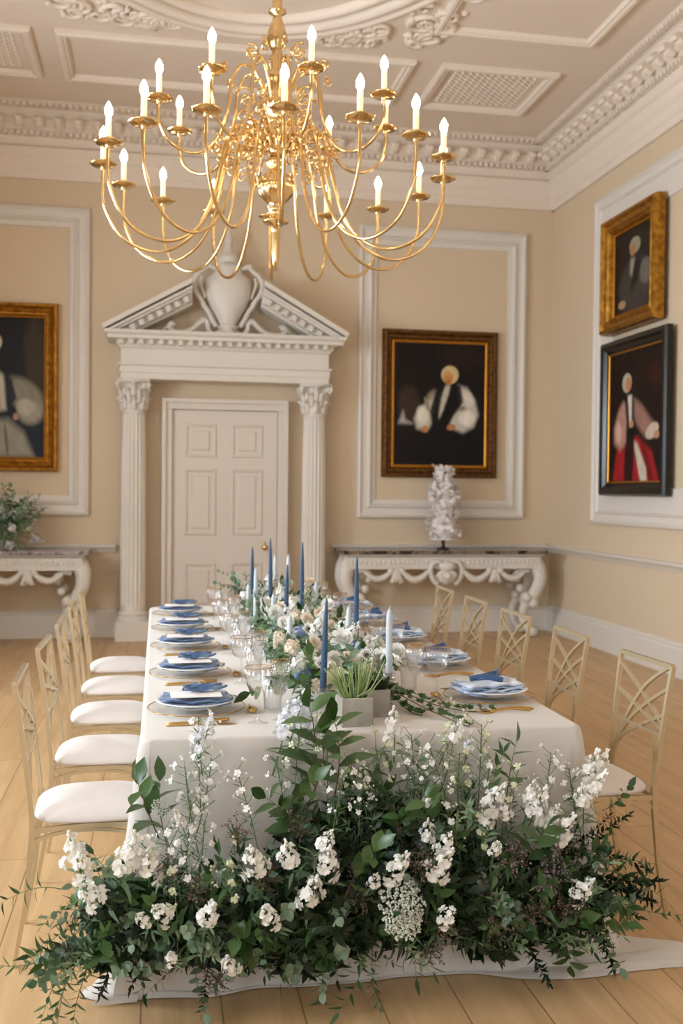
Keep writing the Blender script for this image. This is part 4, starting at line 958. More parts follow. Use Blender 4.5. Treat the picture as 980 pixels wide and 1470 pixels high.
for i, y in enumerate(SY):
    for side in (0, 1):
        sn = 'left' if side == 0 else 'right'
        yy = y if side == 0 else y+.06
        cx = .135 if side == 0 else 1.195; s = 1 if side == 0 else -1; rz = -PI/2*s     # sitter faces +s x
        tail = 'at the %s %s place setting' % (posn[i], sn)
        place('charger', (cx, yy, TZ+.003), 0, 'clear glass charger with gilt rim ' + tail, 'glass chargers')
        single('dinner_plate', plate_me, (cx-.005*s, yy, TZ+.022), 0, 'white china plate on a glass charger ' + tail, 'plate', 'white dinner plates')
        if side == 0:
            place('napL', (cx, yy+.005, TZ+.038), rz+(.05, -.08, .1, 0, .06)[i]+PI/2, 'folded dusky blue napkin on the plate ' + tail, 'blue napkins')
            single('menu_card', card_me, (cx-.005, yy-.035, TZ+.068), (.02, .06, -.04, .03, 0)[i], 'white card lying on the blue napkin ' + tail, 'card', 'white place cards')
            single('ribbon', tie_me, (cx+.02, yy+.005, TZ+.073), .35, 'twisted blue silk tie over the card ' + tail, 'ribbon', 'blue silk ties')
            for k, x in enumerate((-.20,)):
                place('knife', (cx+.005, yy-.215, TZ+.004), rz, 'gold knife ' + tail, 'gold knives')
                place('spoon', (cx-.005, yy-.187, TZ+.004), rz, 'gold spoon beside the knife ' + tail, 'gold spoons')
            place('fork', (cx-.02, yy+.20, TZ+.004), rz, 'gold fork beyond the plate ' + tail, 'gold forks')
        else:
            place('napR', (cx, yy, TZ+.038), .25+(.0, .1, -.1, .05, 0)[i], 'loose washed-blue napkin with a dark knot ' + tail, 'blue napkins')
            place('fork', (cx-.02, yy-.225, TZ+.004), rz+.10, 'outer gold fork ' + tail, 'outer gold forks')
            place('fork', (cx-.0, yy-.195, TZ+.004), rz+.04, 'inner gold fork ' + tail, 'inner gold forks')
            place('knife', (cx-.01, yy+.20, TZ+.004), rz, 'gold knife beyond the plate ' + tail, 'gold knives')
        place('dspoon', (cx+.185*s, yy+.0, TZ+.004), PI if side == 0 else 0, 'gold dessert spoon above the plate ' + tail, 'gold dessert spoons')
        gx = .335 if side == 0 else 1.0; sg = s
        dy = -.16 if side == 0 else .08
        place('goblet', (gx-.01*sg, yy+dy-.04, TZ+.001), 0, 'gold-rimmed ribbed goblet ' + tail, 'ribbed goblets')
        place('flute', (gx+.065*sg, yy+dy-.01, TZ+.001), .1, 'tall ribbed flute ' + tail, 'ribbed flutes')
        place('tumbler', (gx+.055*sg, yy+dy+.12, TZ+.001), .2, 'straight ribbed tumbler ' + tail, 'ribbed tumblers')

# ------------------------------------------------------------------ candles
def mk_holder(h):
    m = MB(); k = h/.12
    m.lathe([(0, 0), (.034, 0), (.034, .006), (.014, .014*k), (.010, .03*k), (.02, .04*k), (.024, .06*k), (.02, .08*k), (.009, .088*k), (.012, .094*k), (.021, .098*k), (.021, .118*k), (.013, .12*k), (.012, .10*k), (0, .10*k)], 20, rib=(10, lambda z: .02))
    return m.mesh('candle_holder', M_glass)
hold_me = {}
def candle(kind, x, y, ztop, zb, label, hlabel, lean=(0, 0)):
    hh = zb-TZ; key = round(hh, 2)
    if key not in hold_me: hold_me[key] = mk_holder(hh)
    o = mkobj('candle_holder', hold_me[key], None, (x, y, TZ+.001)); tag(o, hlabel, 'candle holder', 'glass candle holders')
    t = thing('taper_candle', label, 'candle', (x, y, zb-.014), 0, 'blue taper candles')
    L = ztop-zb; R = .0115 if kind == 'dark' else .0125
    m = MB()
    prof = [(0, 0), (R*.9, 0), (R, .02), (R*.93, L*.4), (R*.72, L*.75), (R*.42, L*.95), (.002, L*.995), (0, L)] if kind == 'dark' else [(0, 0), (R*.95, 0), (R, .02), (R*.97, L*.5), (R*.85, L*.9), (R*.5, L*.97), (.002, L), (0, L)]
    m.lathe(prof, 16); m.build('wax', M_dark_cand if kind == 'dark' else M_pale_cand, t)
    m = MB(); m.tube(smoothpath([(0, 0, L-.004), (.001, 0, L+.006), (.005, 0, L+.010)], 3), .0011, 5); m.build('wick', M_wick, t)
    t.rotation_euler = (lean[0], lean[1], 0)
DC = [(.553, 3.36, 1.184, .865, 'tall dark blue taper nearest the camera, behind the big leaves', (0, .03)), (.782, 3.95, 1.287, .95, 'tallest dark blue taper right of the flowers, against the right console', (0, 0)), (.60, 4.75, 1.195, .90, 'dark blue taper in the middle of the runner with a short visible body', (0, .02)),
      (.712, 5.0, 1.288, .95, 'dark blue taper standing against the right door column', (0, 0)), (.599, 5.4, 1.291, .95, 'dark blue taper standing against the right edge of the door', (0, -.012)), (.531, 5.75, 1.224, .95, 'dark blue taper furthest left among the tapers', (0, 0))]
PC = [(.795, 3.42, 1.137, .90, 'pale blue taper in a clear holder right of the concrete planter'), (.522, 4.0, 1.047, .85, 'pale blue taper left of the nearest dark blue taper'), (.535, 4.7, 1.061, .85, 'short pale blue taper among the flowers at mid table'), (.50, 5.2, 1.142, .87, 'pale blue taper rising left of the middle flowers'),
      (.758, 5.9, 1.167, .87, 'pale blue taper in front of the door frame'), (.762, 4.0, 1.081, .87, 'pale blue taper tucked behind the tallest dark taper'), (.831, 5.3, 1.066, .87, 'pale blue taper right of the dark taper by the column'), (.714, 6.2, 1.149, .87, 'pale blue taper behind the dark taper at the door edge'), (.471, 5.3, 1.05, .87, 'pale blue taper below the furthest left dark taper')]
for x, y, zt, zb, lab, lean in DC: candle('dark', x, y, zt, zb, lab, 'ribbed glass holder under the ' + ' '.join(lab.split(',')[0].split()[:10]), lean)
for x, y, zt, zb, lab in PC: candle('pale', x, y, zt, zb, lab, 'ribbed glass holder under the ' + ' '.join(lab.split(',')[0].split()[:10]))

# ------------------------------------------------------------------ concrete planters
def planter(c, s, h, label, shoots):
    t = thing('concrete_planter', label, 'planter', c, .04)
    m = MB(); q = .012
    outer = [(-s, -s), (s, -s), (s, s), (-s, s)]
    vs = [(x, y, 0) for x, y in outer]+[(x, y, h) for x, y in outer]+[(x*(1-q/s), y*(1-q/s), h) for x, y in outer]+[(x*(1-q/s), y*(1-q/s), h-.02) for x, y in outer]
    fs = [(3, 2, 1, 0)]+[(i, (i+1) % 4, 4+(i+1) % 4, 4+i) for i in range(4)]+[(4+i, 4+(i+1) % 4, 8+(i+1) % 4, 8+i) for i in range(4)]+[(8+i, 8+(i+1) % 4, 12+(i+1) % 4, 12+i) for i in range(4)]+[(12, 13, 14, 15)]
    m.add(vs, fs); bevel(m.build('box', M_conc, t, False), .003)
    m = MB(); m.box(-s+q, s-q, -s+q, s-q, h-.018, h-.012); m.build('moss', M_moss, t, False)
    if shoots:
        rs = random.Random(2); m = MB()
        for k in range(46):
            b = Vector((rs.uniform(-.033, .033), rs.uniform(-.03, .03), h-.015)); tip = b+Vector((b.x*1.4+rs.uniform(-.03, .03), b.y+rs.uniform(-.02, .02), rs.uniform(.08, .135)))
            mid = (b+tip)/2+Vector((b.x*.1, 0, .01)); m.tube(smoothpath([b, mid, tip], 3), [.0028, .0028, .0026, .0022, .002, .0016, .0008], 5)
        for (dx, dz) in ((.095, .12), (.06, .15)):
            m.tube(smoothpath([(.0, -.03, h), (dx*.5, -.04, h+.03), (dx, -.03, h+dz)], 4), [.0025]*8+[.001], 5)
        m.build('shoots', M_shoot, t)
    else:
        rs = random.Random(9); m = MB()
        for k in range(60):
            b = Vector((rs.uniform(-.05, .05), rs.uniform(-.05, .05), h-.01)); m.leaf(b, Vector((b.x*6+rs.uniform(-.5, .5), b.y*6+rs.uniform(-.5, .5), 1)), Vector((0, 0, 1)), rs.uniform(.03, .07), .02, .3, .2, 'oval')
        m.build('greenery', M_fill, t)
planter((.632, 3.215, TZ+.001), .052, .095, 'small square concrete planter full of pale green shoots, at the table end', True)
planter((.715, 3.345, TZ+.001), .055, .095, 'second concrete planter just behind the one with shoots, by the clear candle holder', False)

# ================================================================== FLOWERS
def rv(r, a=1): return Vector((r.uniform(-a, a), r.uniform(-a, a), r.uniform(-a, a)))
def floret(m, c, n, r, rs, layers=2, petals=5):
    n = n.normalized(); a = n.orthogonal().normalized(); b = n.cross(a)
    for l in range(layers):
        for q in range(petals):
            th = 2*PI*(q+l*.5)/petals+rs.uniform(-.2, .2); d = a*math.cos(th)+b*math.sin(th)
            up = .15+.55*l+rs.uniform(-.1, .2)
            m.leaf(c+n*.002*l, d+n*up, n, r*(1-.25*l)*rs.uniform(.9, 1.1), r*1.0*(1-.2*l), rs.uniform(-.1, .4), rs.uniform(-.2, .35), 'petal', 4)
def sp_stock(seed, petm=None):
    rs = random.Random(seed); st, bl, lf = MB(), MB(), MB()
    st.tube([(0, 0, -.20), (.004, 0, -.10), (0, 0, .045)], [.003, .003, .002], 5)
    nf = 11+seed % 4
    for k in range(nf):
        f = k/(nf-1); z = -.04+.075*f+rs.uniform(-.010, .010); a = k*2.4+rs.uniform(-.4, .4); R = .029*(1-.5*f)*rs.uniform(.6, 1.45)
        c = Vector((R*math.cos(a), R*math.sin(a), z)); floret(bl, c, Vector((math.cos(a), math.sin(a), rs.uniform(0, .5)+.6*f)), .022*(1-.4*f)*rs.uniform(.8, 1.15), rs)
    for k in range(5):
        a = k*2.4; z = .02+.006*k; bl.ball((.012*math.cos(a), .012*math.sin(a), z), .0045, 6, 4, (1, 1, 1.5))
    for k in range(6): bl.ball((rs.uniform(-.007, .007), rs.uniform(-.007, .007), .05+.004*k), .005, 6, 4, (1, 1, 1.5))
    for k in range(7):
        a = rs.uniform(0, 6.28); z = rs.uniform(-.17, -.06); lf.leaf(Vector((0, 0, z)), Vector((math.cos(a), math.sin(a), .5)), Vector((0, 0, 1)), rs.uniform(.045, .075), .013, .5, .2, 'oval')
    return [('flower_stem', st.mesh('flower_stem', M_stem)), ('blossom', bl.mesh('blossom', petm or M_white)), ('leaves', lf.mesh('leaves', M_olive))]
def sp_wax(seed):
    rs = random.Random(seed); st, bl, lf = MB(), MB(), MB()
    st.tube(smoothpath([(0, 0, -.22), (.01, .005, -.1), (0, 0, .04)], 4), .0016, 5)
    for k in range(11):
        z = -.13+.165*k/10; a = k*2.1; L = rs.uniform(.025, .05); e = Vector((L*math.cos(a), L*math.sin(a), z+L*.7))
        st.tube([(0, 0, z), e*.6+Vector((0, 0, z*.4)), e], .0009, 4)
        if k > 2: 
            floret(bl, e, Vector((math.cos(a), math.sin(a), .8)), .0095, rs, 1, 5)
            for q in range(2): bl.ball(tuple(e+rv(rs, .012)), .004, 6, 4)
        for q in range(2):
            lf.leaf(Vector((0, 0, z-.01)), Vector((math.cos(a+q), math.sin(a+q), .6)), Vector((0, 0, 1)), rs.uniform(.02, .035), .005, .2, .1, 'oval', 4)
    return [('wax_flower_stem', st.mesh('wax_flower_stem', M_stem)), ('blossom', bl.mesh('blossom', M_white if seed % 2 else M_bud)), ('leaves', lf.mesh('leaves', M_olive))]
def sp_lace(seed):
    rs = random.Random(seed); st, bl = MB(), MB()
    st.tube([(0, 0, -.2), (0, 0, -.03)], .0025, 5)
    for k in range(46):
        rr = math.sqrt((k+.5)/46)*.055; a = k*2.4; e = Vector((rr*math.cos(a), rr*math.sin(a), .012-.35*rr*rr/.055+rs.uniform(-.002, .002)))
        st.tube([(0, 0, -.03), e-Vector((0, 0, .006))], .0007, 3)
        for q in range(12): bl.octa(tuple(e+Vector((rs.uniform(-.006, .006), rs.uniform(-.006, .006), rs.uniform(-.002, .004)))), rs.uniform(.0024, .0036))
    return [('lace_flower_stem', st.mesh('lace_flower_stem', M_stem)), ('blossom', bl.mesh('blossom', M_lace))]
def sp_seed(seed, mm):
    rs = random.Random(seed); st, bl, lf = MB(), MB(), MB()
    st.tube([(0, 0, -.18), (0, 0, .02)], .002, 5)
    for k in range(13):
        z = -.09+.11*k/12; a = k*2.4; L = rs.uniform(.03, .055); e = Vector((L*math.cos(a), L*math.sin(a), z+L*.6)); b = Vector((0, 0, z))
        st.tube([b, e], .0009, 4)
        for q in range(11):
            u = .35+.65*rs.random(); bl.octa(tuple(b.lerp(e, u)+rv(rs, .008)), rs.uniform(.0022, .004))
    for k in range(5): a = rs.uniform(0, 6.28); lf.leaf(Vector((0, 0, rs.uniform(-.13, -.04))), Vector((math.cos(a), math.sin(a), .4)), Vector((0, 0, 1)), rs.uniform(.04, .06), .014, .3, .2, 'point')
    return [('seed_head_stem', st.mesh('seed_head_stem', M_twig)), ('seed_cluster', bl.mesh('seed_cluster', mm)), ('leaves', lf.mesh('leaves', M_ruscus))]
def branch(seed, L, n, ll, lw, kind, bend, mstem, mleaf, name, opp=False, curl=.25, fold=.25, spread=.9, term=True):
    rs = random.Random(seed); st, lf = MB(), MB(); P = []
    bx, by = rs.uniform(-1, 1)*bend, rs.uniform(.3, 1)*bend
    for i in range(9):
        t = i/8; P.append(Vector((bx*L*t*t, by*L*t*t, L*t*(1-.25*bend*t))))
    st.tube(P, [.0022*(1-.7*i/8) for i in range(9)], 5)
    for k in range(n):
        t = .18+.8*(k+.5)/n; i = min(7, int(t*8)); p = P[i].lerp(P[i+1], t*8-i); ax = (P[i+1]-P[i]).normalized()
        o = ax.orthogonal().normalized(); 
        for q in ((0, 1) if opp else (0,)):
            a = (k % 2)*PI+(q*PI)+rs.uniform(-.5, .5)+(k*PI/2 if opp else 0); d = Quaternion(ax, a) @ o
            lf.leaf(p, d*spread+ax*rs.uniform(.4, .8), ax-d*.3+rv(rs, .3), ll*rs.uniform(.75, 1.1)*(1-.35*t), lw*rs.uniform(.8, 1.1)*(1-.3*t), curl*rs.uniform(.2, 1.6), fold, kind)
    if term: lf.leaf(P[-1], P[-1]-P[-2], Vector((1, 0, 0)), ll*.7, lw*.6, curl, fold, kind)
    return [(name, st.mesh(name, mstem)), ('leaves', lf.mesh('leaves', mleaf))]
SP = {
 'stock': [sp_stock(s) for s in (1, 2, 3, 4)], 'bstock': [sp_stock(s, M_blueish) for s in (5, 6)], 'cstock': [sp_stock(s, M_cream) for s in (7,)],
 'wax': [sp_wax(s) for s in (1, 2, 3)], 'lace': [sp_lace(s) for s in (1, 2)],
 'brown': [sp_seed(s, M_seed) for s in (1, 2)], 'plum': [sp_seed(s, M_plum) for s in (3, 4)],
 'ruscus': [branch(s, .26, 10, .078, .028, 'point', .45, M_stem, M_ruscus, 'ruscus_branch') for s in (1, 2, 3, 4)],
 'big': [branch(s, .20, 6, .098, .060, 'oval', .35, M_twig, M_big, 'camellia_branch', curl=.2, fold=.2) for s in (11, 12, 13)],
 'euc': [branch(s, .24, 6, .054, .047, 'round', .4, M_stem, M_euc, 'eucalyptus_branch', True, fold=.12) for s in (21, 22, 23)],
 'olive': [branch(s, .30, 12, .060, .016, 'oval', .5, M_stem, M_olive, 'olive_branch', True, fold=.15) for s in (31, 32, 33)],
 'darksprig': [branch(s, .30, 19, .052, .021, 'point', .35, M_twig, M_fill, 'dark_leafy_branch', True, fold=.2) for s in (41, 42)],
}
def plant(kind, parent, loc, d, rs, scale=1.0, roll=None, var=None, simple=False):
    parts = SP[kind][var if var is not None else rs.randrange(len(SP[kind]))]
    o = mkobj(parts[0][0], parts[0][1], parent, loc); o.rotation_mode = 'QUATERNION'
    q = Vector(d).normalized().to_track_quat('Z', 'Y'); o.rotation_quaternion = q @ Quaternion((0, 0, 1), roll if roll is not None else rs.uniform(0, 6.28)); o.scale = (scale,)*3
    for nm, me in parts[1:]: mkobj(nm, me, o)
    return o

# ---- great floor arrangement at the table's end
FO = Vector((.62, 3.0, 0))
fa = thing('floor_flower_arrangement', 'sprawling arrangement of white stocks and dark foliage at the foot of the table', 'flower arrangement', FO)
rs = random.Random(77)
OUT = [(-.32, .22), (-.24, .36), (-.13, .45), (.0, .46), (.12, .42), (.25, .44), (.36, .54), (.46, .62), (.6, .68), (.75, .68), (.87, .64), (.97, .54), (1.05, .48), (1.16, .45), (1.3, .44), (1.41, .36), (1.50, .25)]
def ztop(x): return float(np.interp(x, [p[0] for p in OUT], [p[1] for p in OUT]))
def yfront(z): return 2.99-.17*math.exp(-((z-.30)/.16)**2)
def zbot(x): return .12+.05*math.sin(x*9+1)+.03*math.sin(x*23)+(.06 if x < -.1 else 0)
STOCK = [(-.228, 2.9, .531, 1.0), (-.172, 2.84, .419, 1.1), (-.073, 2.84, .52, 1.2), (-.02, 2.84, .498, 1.1), (-.035, 2.84, .548, 1.0), (.146, 2.8, .367, 1.0), (.275, 2.84, .487, 1.1), (.37, 2.84, .502, 1.0), (.307, 2.8, .35, .9), (.436, 2.84, .392, 1.2), (.479, 2.84, .476, 1.1), (.475, 2.84, .531, .8), (.691, 2.84, .452, 1.05), (.817, 2.84, .445, 1.2), (.833, 2.84, .506, .8), (.828, 2.8, .312, .9), (1.002, 2.92, .603, 1.1), (.985, 2.92, .555, .9), (.983, 2.84, .483, .6), (1.143, 2.92, .586, 1.15), (1.12, 2.92, .619, .8), (1.221, 2.92, .496, 1.2), (1.193, 2.92, .537, .9), (1.345, 3.0, .653, 1.3), (1.328, 2.92, .632, 1.0), (1.288, 2.92, .601, .8), (1.252, 2.84, .348, 1.0), (.8, 2.92, .518, .8), (.705, 2.98, .837, .8), (.69, 2.98, .791, .6), (.799, 2.92, .612, .5), (.061, 2.92, .595, .5), (-.034, 2.8, .359, .6), (.619, 2.84, .411, .6), (.205, 2.8, .216, .8), (.042, 2.8, .248, .5), (-.195, 2.84, .498, .9), (.017, 2.8, .375, .8), (1.036, 2.92, .57, .7), (1.387, 3.0, .685, .7), (.90, 2.98, .80, .7)]
BST = [(.426, 3.02, .864, 1.0), (.384, 3.02, .834, .9), (.469, 3.02, .81, .8), (.123, 3.0, .795, .6), (.153, 3.0, .835, .55), (.95, 2.98, .76, .5)]
LACE = [(.697, 2.8, .337, 1.3), (.705, 2.795, .30, 1.0), (.012, 2.92, .618, .5)]
WAX = [(.089, 3.0, .672), (.154, 3.0, .69), (.095, 2.92, .594), (.131, 2.92, .531), (.24, 2.92, .678), (.08, 2.84, .502), (.657, 2.98, .718), (.765, 2.98, .746), (.903, 3.0, .79), (.993, 3.0, .765), (.837, 3.0, .716), (1.017, 3.0, .666), (1.219, 3.0, .669), (1.294, 3.0, .622), (1.079, 2.92, .643), (.424, 3.0, .785), (.362, 3.0, .682), (.539, 2.92, .655), (.618, 3.0, .671), (.197, 2.84, .446), (.051, 2.84, .435), (.031, 2.84, .544), (.927, 3.0, .68), (.123, 3.02, .811), (.86, 2.92, .578), (.948, 2.92, .51), (.51, 3.0, .718)]
DARK = [(.764, 2.84, .444, 1), (1.042, 2.84, .438, 1.2), (1.163, 2.84, .375, 1.2), (1.203, 2.8, .309, 1.1), (1.105, 2.8, .294, 1), (.032, 2.84, .475, 1), (.967, 2.84, .37, 1), (.305, 2.84, .43, 1), (.231, 2.92, .546, .9), (.415, 2.92, .558, .9), (.987, 2.8, .261, 1.1), (.788, 2.8, .193, .9), (.167, 2.8, .16, .8), (.589, 2.84, .352, .9), (1.185, 2.84, .42, 1), (.109, 2.84, .402, .9), (.829, 2.8, .251, .8)]
BIG = [(-.058, 2.95, .682, 1.1), (-.018, 2.95, .63, 1.1), (.487, 2.98, .866, 1.35), (.573, 2.97, .811, 1.3), (.531, 2.97, .76, 1.2), (.418, 2.95, .672, 1), (.367, 2.95, .633, 1), (1.085, 2.98, .725, 1.0), (1.137, 2.90, .511, 1.1), (.587, 2.84, .504, 1), (.687, 2.92, .649, 1), (.773, 2.92, .624, 1)]
def aim(x, y, z, up=.6):
    core = Vector((min(max(x, -.05), 1.28)*.9+.06, 3.02, min(.25, z*.5))); d = (Vector((x, y, z))-core); d.y -= .10; d.z += up*.15; return d.normalized()
def rel_f(x, y, z): return Vector((x, y, z))-FO
for x, y, z, s in STOCK: plant('stock', fa, rel_f(x, y-.02, z), aim(x, y, z)+Vector((rs.uniform(-.5, .5), -.15, .3)), rs, s*.88)
for x, y, z, s in BST: plant('bstock', fa, rel_f(x, y, z), Vector((rs.uniform(-.3, .3), -.2, 1)), rs, s)
for x, y, z, s in LACE: plant('lace', fa, rel_f(x, y, z), Vector((.1, -1, .45)), rs, s)
for x, y, z in WAX: plant('wax', fa, rel_f(x, y, z), Vector((rs.uniform(-.35, .35), rs.uniform(-.2, 0), 1)), rs, 1.1)
for i, (x, y, z, s) in enumerate(DARK): plant('plum' if i in (1, 2, 5, 14) else 'brown', fa, rel_f(x, y, z), aim(x, y, z)+Vector((0, -.4, 0)), rs, s*.95)
for x, y, z, s in BIG:
    d = Vector((rs.uniform(-.5, .5), rs.uniform(-.15, .0), 1)).normalized(); plant('big', fa, rel_f(x, y, z)-d*.16*s, d, rs, s)
def scatter(kind, n, zlo, zhi, smin, smax, L, up, xr=(-.28, 1.44)):
    for k in range(n):
        x = xr[0]+(xr[1]-xr[0])*(k+rs.random())/n; zt = ztop(x); zb_ = max(zlo, zbot(x)); z = rs.uniform(zb_, max(zb_+.02, min(zhi, zt*1.06)))
        y = yfront(z)+rs.uniform(-.005, .05); s = rs.uniform(smin, smax)
        side = (x-.58)/.86; d = Vector((side*.7+rs.uniform(-.6, .6), -.55+rs.uniform(-.25, .2), up+(z-.22)*3.2+rs.uniform(-.35, .35))).normalized()
        tip = Vector((x, y, max(z, .05))); base = tip-d*L*s*.85
        if base.z < .04: base.z = .04+rs.random()*.04
        base.y = min(base.y, 3.03)
        plant(kind, fa, base-FO, tip-base, rs, s)
scatter('ruscus', 84, .10, .46, .65, 1.0, .26, -.15)
scatter('euc', 62, .12, .60, .6, .95, .24, .1)
scatter('big', 56, .16, .66, .55, .9, .20, .15)
scatter('olive', 50, .10, .60, .6, .95, .30, .05)
scatter('darksprig', 48, .14, .60, .6, .95, .30, .1)
for k in range(26):
    x = rs.uniform(.40, .95); z = rs.uniform(.56, .72); kind = ('olive', 'euc', 'big', 'wax', 'ruscus')[k % 5]; L = {'olive': .30, 'euc': .24, 'big': .2, 'wax': .0, 'ruscus': .26}[kind]
    d = Vector((rs.uniform(-.6, .6), rs.uniform(-.2, .0), 1)).normalized(); s = rs.uniform(.7, .95); plant(kind, fa, rel_f(x, rs.uniform(2.94, 3.0), z)-d*L*s*.9, d, rs, s)
for k in range(22):
    left = k % 2; x = rs.uniform(-.26, -.08) if left else rs.uniform(1.28, 1.42); z = rs.uniform(.2, .42); kind = ('olive', 'euc', 'ruscus')[k % 3] if left else ('darksprig', 'ruscus', 'euc')[k % 3]
    d = Vector((-.7 if left else .7, rs.uniform(-.6, -.1), rs.uniform(-.3, .8))).normalized(); s = rs.uniform(.55, .8); plant(kind, fa, rel_f(x, rs.uniform(2.86, 2.98), z)-d*.2*s, d, rs, s)
# trailing ends: left tail, floor wisps, right spray
for (x, y, z, dx, dy, dz, kind, s) in [(-.16, 2.95, .28, -1, -.1, -.75, 'olive', 1.0), (-.18, 2.93, .31, -1, -.2, -.25, 'olive', .7), (-.22, 2.95, .24, -.8, -.2, -.7, 'euc', .8), (-.26, 2.92, .40, -1, 0, .35, 'ruscus', .7), (-.16, 2.94, .22, -.5, -.2, -.8, 'olive', .85), (-.27, 2.96, .2, -.9, 0, -.45, 'olive', .8), (-.16, 2.96, .36, -1, -.1, .0, 'olive', .6), (-.2, 2.93, .22, -.6, -.4, -.9, 'olive', .9), (-.17, 2.92, .27, -.8, -.3, -.5, 'euc', .7),
      (.62, 2.93, .22, .1, -.2, -1, 'ruscus', .85), (.64, 2.92, .2, -.2, -.25, -1, 'olive', .7), (.12, 2.93, .22, -.2, -.1, -1, 'euc', .8), (1.1, 2.93, .22, .3, -.1, -1, 'darksprig', .8), (1.28, 2.94, .24, .7, -.1, -.8, 'euc', .9), (1.22, 2.93, .2, .5, -.2, -.9, 'big', .8),
      (1.30, 2.95, .42, 1, -.1, -.12, 'darksprig', .8), (1.30, 2.93, .36, 1, -.2, -.35, 'darksprig', .9), (1.30, 2.96, .44, 1, 0, .25, 'darksprig', .7), (1.32, 2.9, .40, 1, -.1, .1, 'ruscus', .7), (1.30, 2.9, .34, 1, -.1, -.25, 'darksprig', .9), (1.36, 2.94, .3, 1, -.15, -.1, 'ruscus', .9), (1.40, 2.95, .27, .9, 0, -.7, 'ruscus', .8), (1.26, 2.95, .42, .8, -.1, .5, 'darksprig', .6), (1.36, 2.94, .36, 1, -.1, -.2, 'ruscus', .9), (1.33, 2.94, .22, .6, 0, -.9, 'darksprig', .8), (1.40, 3.0, .52, 1, 0, .3, 'big', .6)]:
    plant(kind, fa, rel_f(x, y, z), Vector((dx, dy, dz)), rs, s)
# uncountable deep foliage behind the sprays, and the moss-wrapped core
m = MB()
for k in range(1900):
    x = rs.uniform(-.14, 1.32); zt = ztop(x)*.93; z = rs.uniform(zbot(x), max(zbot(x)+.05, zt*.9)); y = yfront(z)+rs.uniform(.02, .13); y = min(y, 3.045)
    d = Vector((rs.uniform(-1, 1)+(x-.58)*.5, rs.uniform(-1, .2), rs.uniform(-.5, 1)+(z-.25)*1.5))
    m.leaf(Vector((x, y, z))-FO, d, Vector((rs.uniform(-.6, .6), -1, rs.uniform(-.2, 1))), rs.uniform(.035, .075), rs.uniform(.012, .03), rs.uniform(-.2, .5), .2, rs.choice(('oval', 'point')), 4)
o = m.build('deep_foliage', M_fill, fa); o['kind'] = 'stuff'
m = MB(); vs = []
P = [(-.2+.155*i, 3.035, .24+.03*math.sin(i*2)) for i in range(11)]
m.tube([Vector(p)-FO for p in P], [.03]+[.05]*9+[.03], 10, True, 1); m.build('moss_core', M_moss, fa)

# ---- flower runner along the table
RO = Vector((.66, 4.7, TZ+.006))
fr = thing('table_flower_runner', 'low runner of white roses and green foliage along the middle of the table', 'flower arrangement', RO)
def rose(seed, mm, R=.036):
    rs = random.Random(seed); m = MB()
    for ring, (n, r0, up, L) in enumerate(((7, .010, .35, 1.0), (6, .008, .9, .92), (5, .006, 1.7, .8), (4, .004, 3.0, .68))):
        for q in range(n):
            a = 2*PI*(q+.4*ring)/n+rs.uniform(-.2, .2); d = Vector((math.cos(a), math.sin(a), up))
            m.leaf(Vector((r0*math.cos(a), r0*math.sin(a), -.012+.002*ring)), d, Vector((0, 0, 1)) if up < 1.5 else -Vector((math.cos(a), math.sin(a), 0)), R*L, R*1.15*L, -.25+.1*rs.random(), .35, 'petal', 5)
    return m.mesh('rose', mm)
def anemone():
    m = MB(); rs = random.Random(5)
    for q in range(8): a = 2*PI*q/8; m.leaf(Vector((0, 0, 0)), Vector((math.cos(a), math.sin(a), .3+.15*(q % 2))), Vector((0, 0, 1)), .034, .026, -.2, .2, 'oval', 5)
    c = MB(); c.ball((0, 0, .008), .008, 10, 6, (1, 1, .7))
    for q in range(18): a = 2*PI*q/18; c.octa((.013*math.cos(a), .013*math.sin(a), .010), .0018)
    return m.mesh('anemone', M_white), c.mesh('dark_centre', M_anem)
def hydr(seed, mm):
    rs = random.Random(seed); m = MB()
    for k in range(34):
        zz = 1-1.3*(k+.5)/34; rr = math.sqrt(max(0, 1-zz*zz)); a = k*2.4; n = Vector((rr*math.cos(a), rr*math.sin(a), zz)); floret(m, n*rs.uniform(.018, .040)+rv(rs, .006), n+rv(rs, .5), rs.uniform(.010, .017), rs, 1, 5)
    return m.mesh('blossom_cluster', mm)
ROSEM = [rose(1, M_cream), rose(2, M_white), rose(3, M_white, .04), rose(4, M_cream, .032)]; AN = anemone(); HY = [hydr(1, M_white), hydr(2, M_cream), hydr(3, M_blueish)]; HB = hydr(4, M_blueflower)
ROSE = [(.618, 3.45, .868, 1.3), (.547, 3.42, .859, .9), (.686, 3.75, .969, 1.1), (.58, 3.75, .952, 1.0), (.532, 3.6, .913, 1), (.629, 3.6, .911, 1), (.805, 3.8, .941, .9), (.507, 3.8, .933, 1), (.813, 3.65, .912, 1), (.842, 3.6, .906, 1), (.5, 3.55, .91, 1), (.706, 4.1, .969, .9), (.619, 4.2, .987, .9), (.478, 4.0, .944, .9), (.532, 4.6, .969, .9), (.71, 4.4, .991, .9), (.639, 4.8, .994, .9), (.526, 5.0, .973, .9), (.792, 4.7, .993, .8), (.78, 5.3, .993, .8), (.643, 5.4, .984, .8), (.54, 5.5, .975, .8), (.473, 5.6, .946, .8), (.764, 5.9, .982, .8), (.903, 6.0, .984, .8), (.672, 6.0, .973, .8), (.737, 3.6, .914, .9), (.685, 3.6, .922, .9), (.632, 4.0, .97, 1), (.543, 4.3, .96, 1), (.891, 3.7, .928, .8), (.577, 6.1, .978, .7), (.74, 3.52, .89, .9), (.86, 3.9, .92, .9), (.82, 4.2, .95, .9), (.60, 3.52, .90, .9)]
rs = random.Random(31)
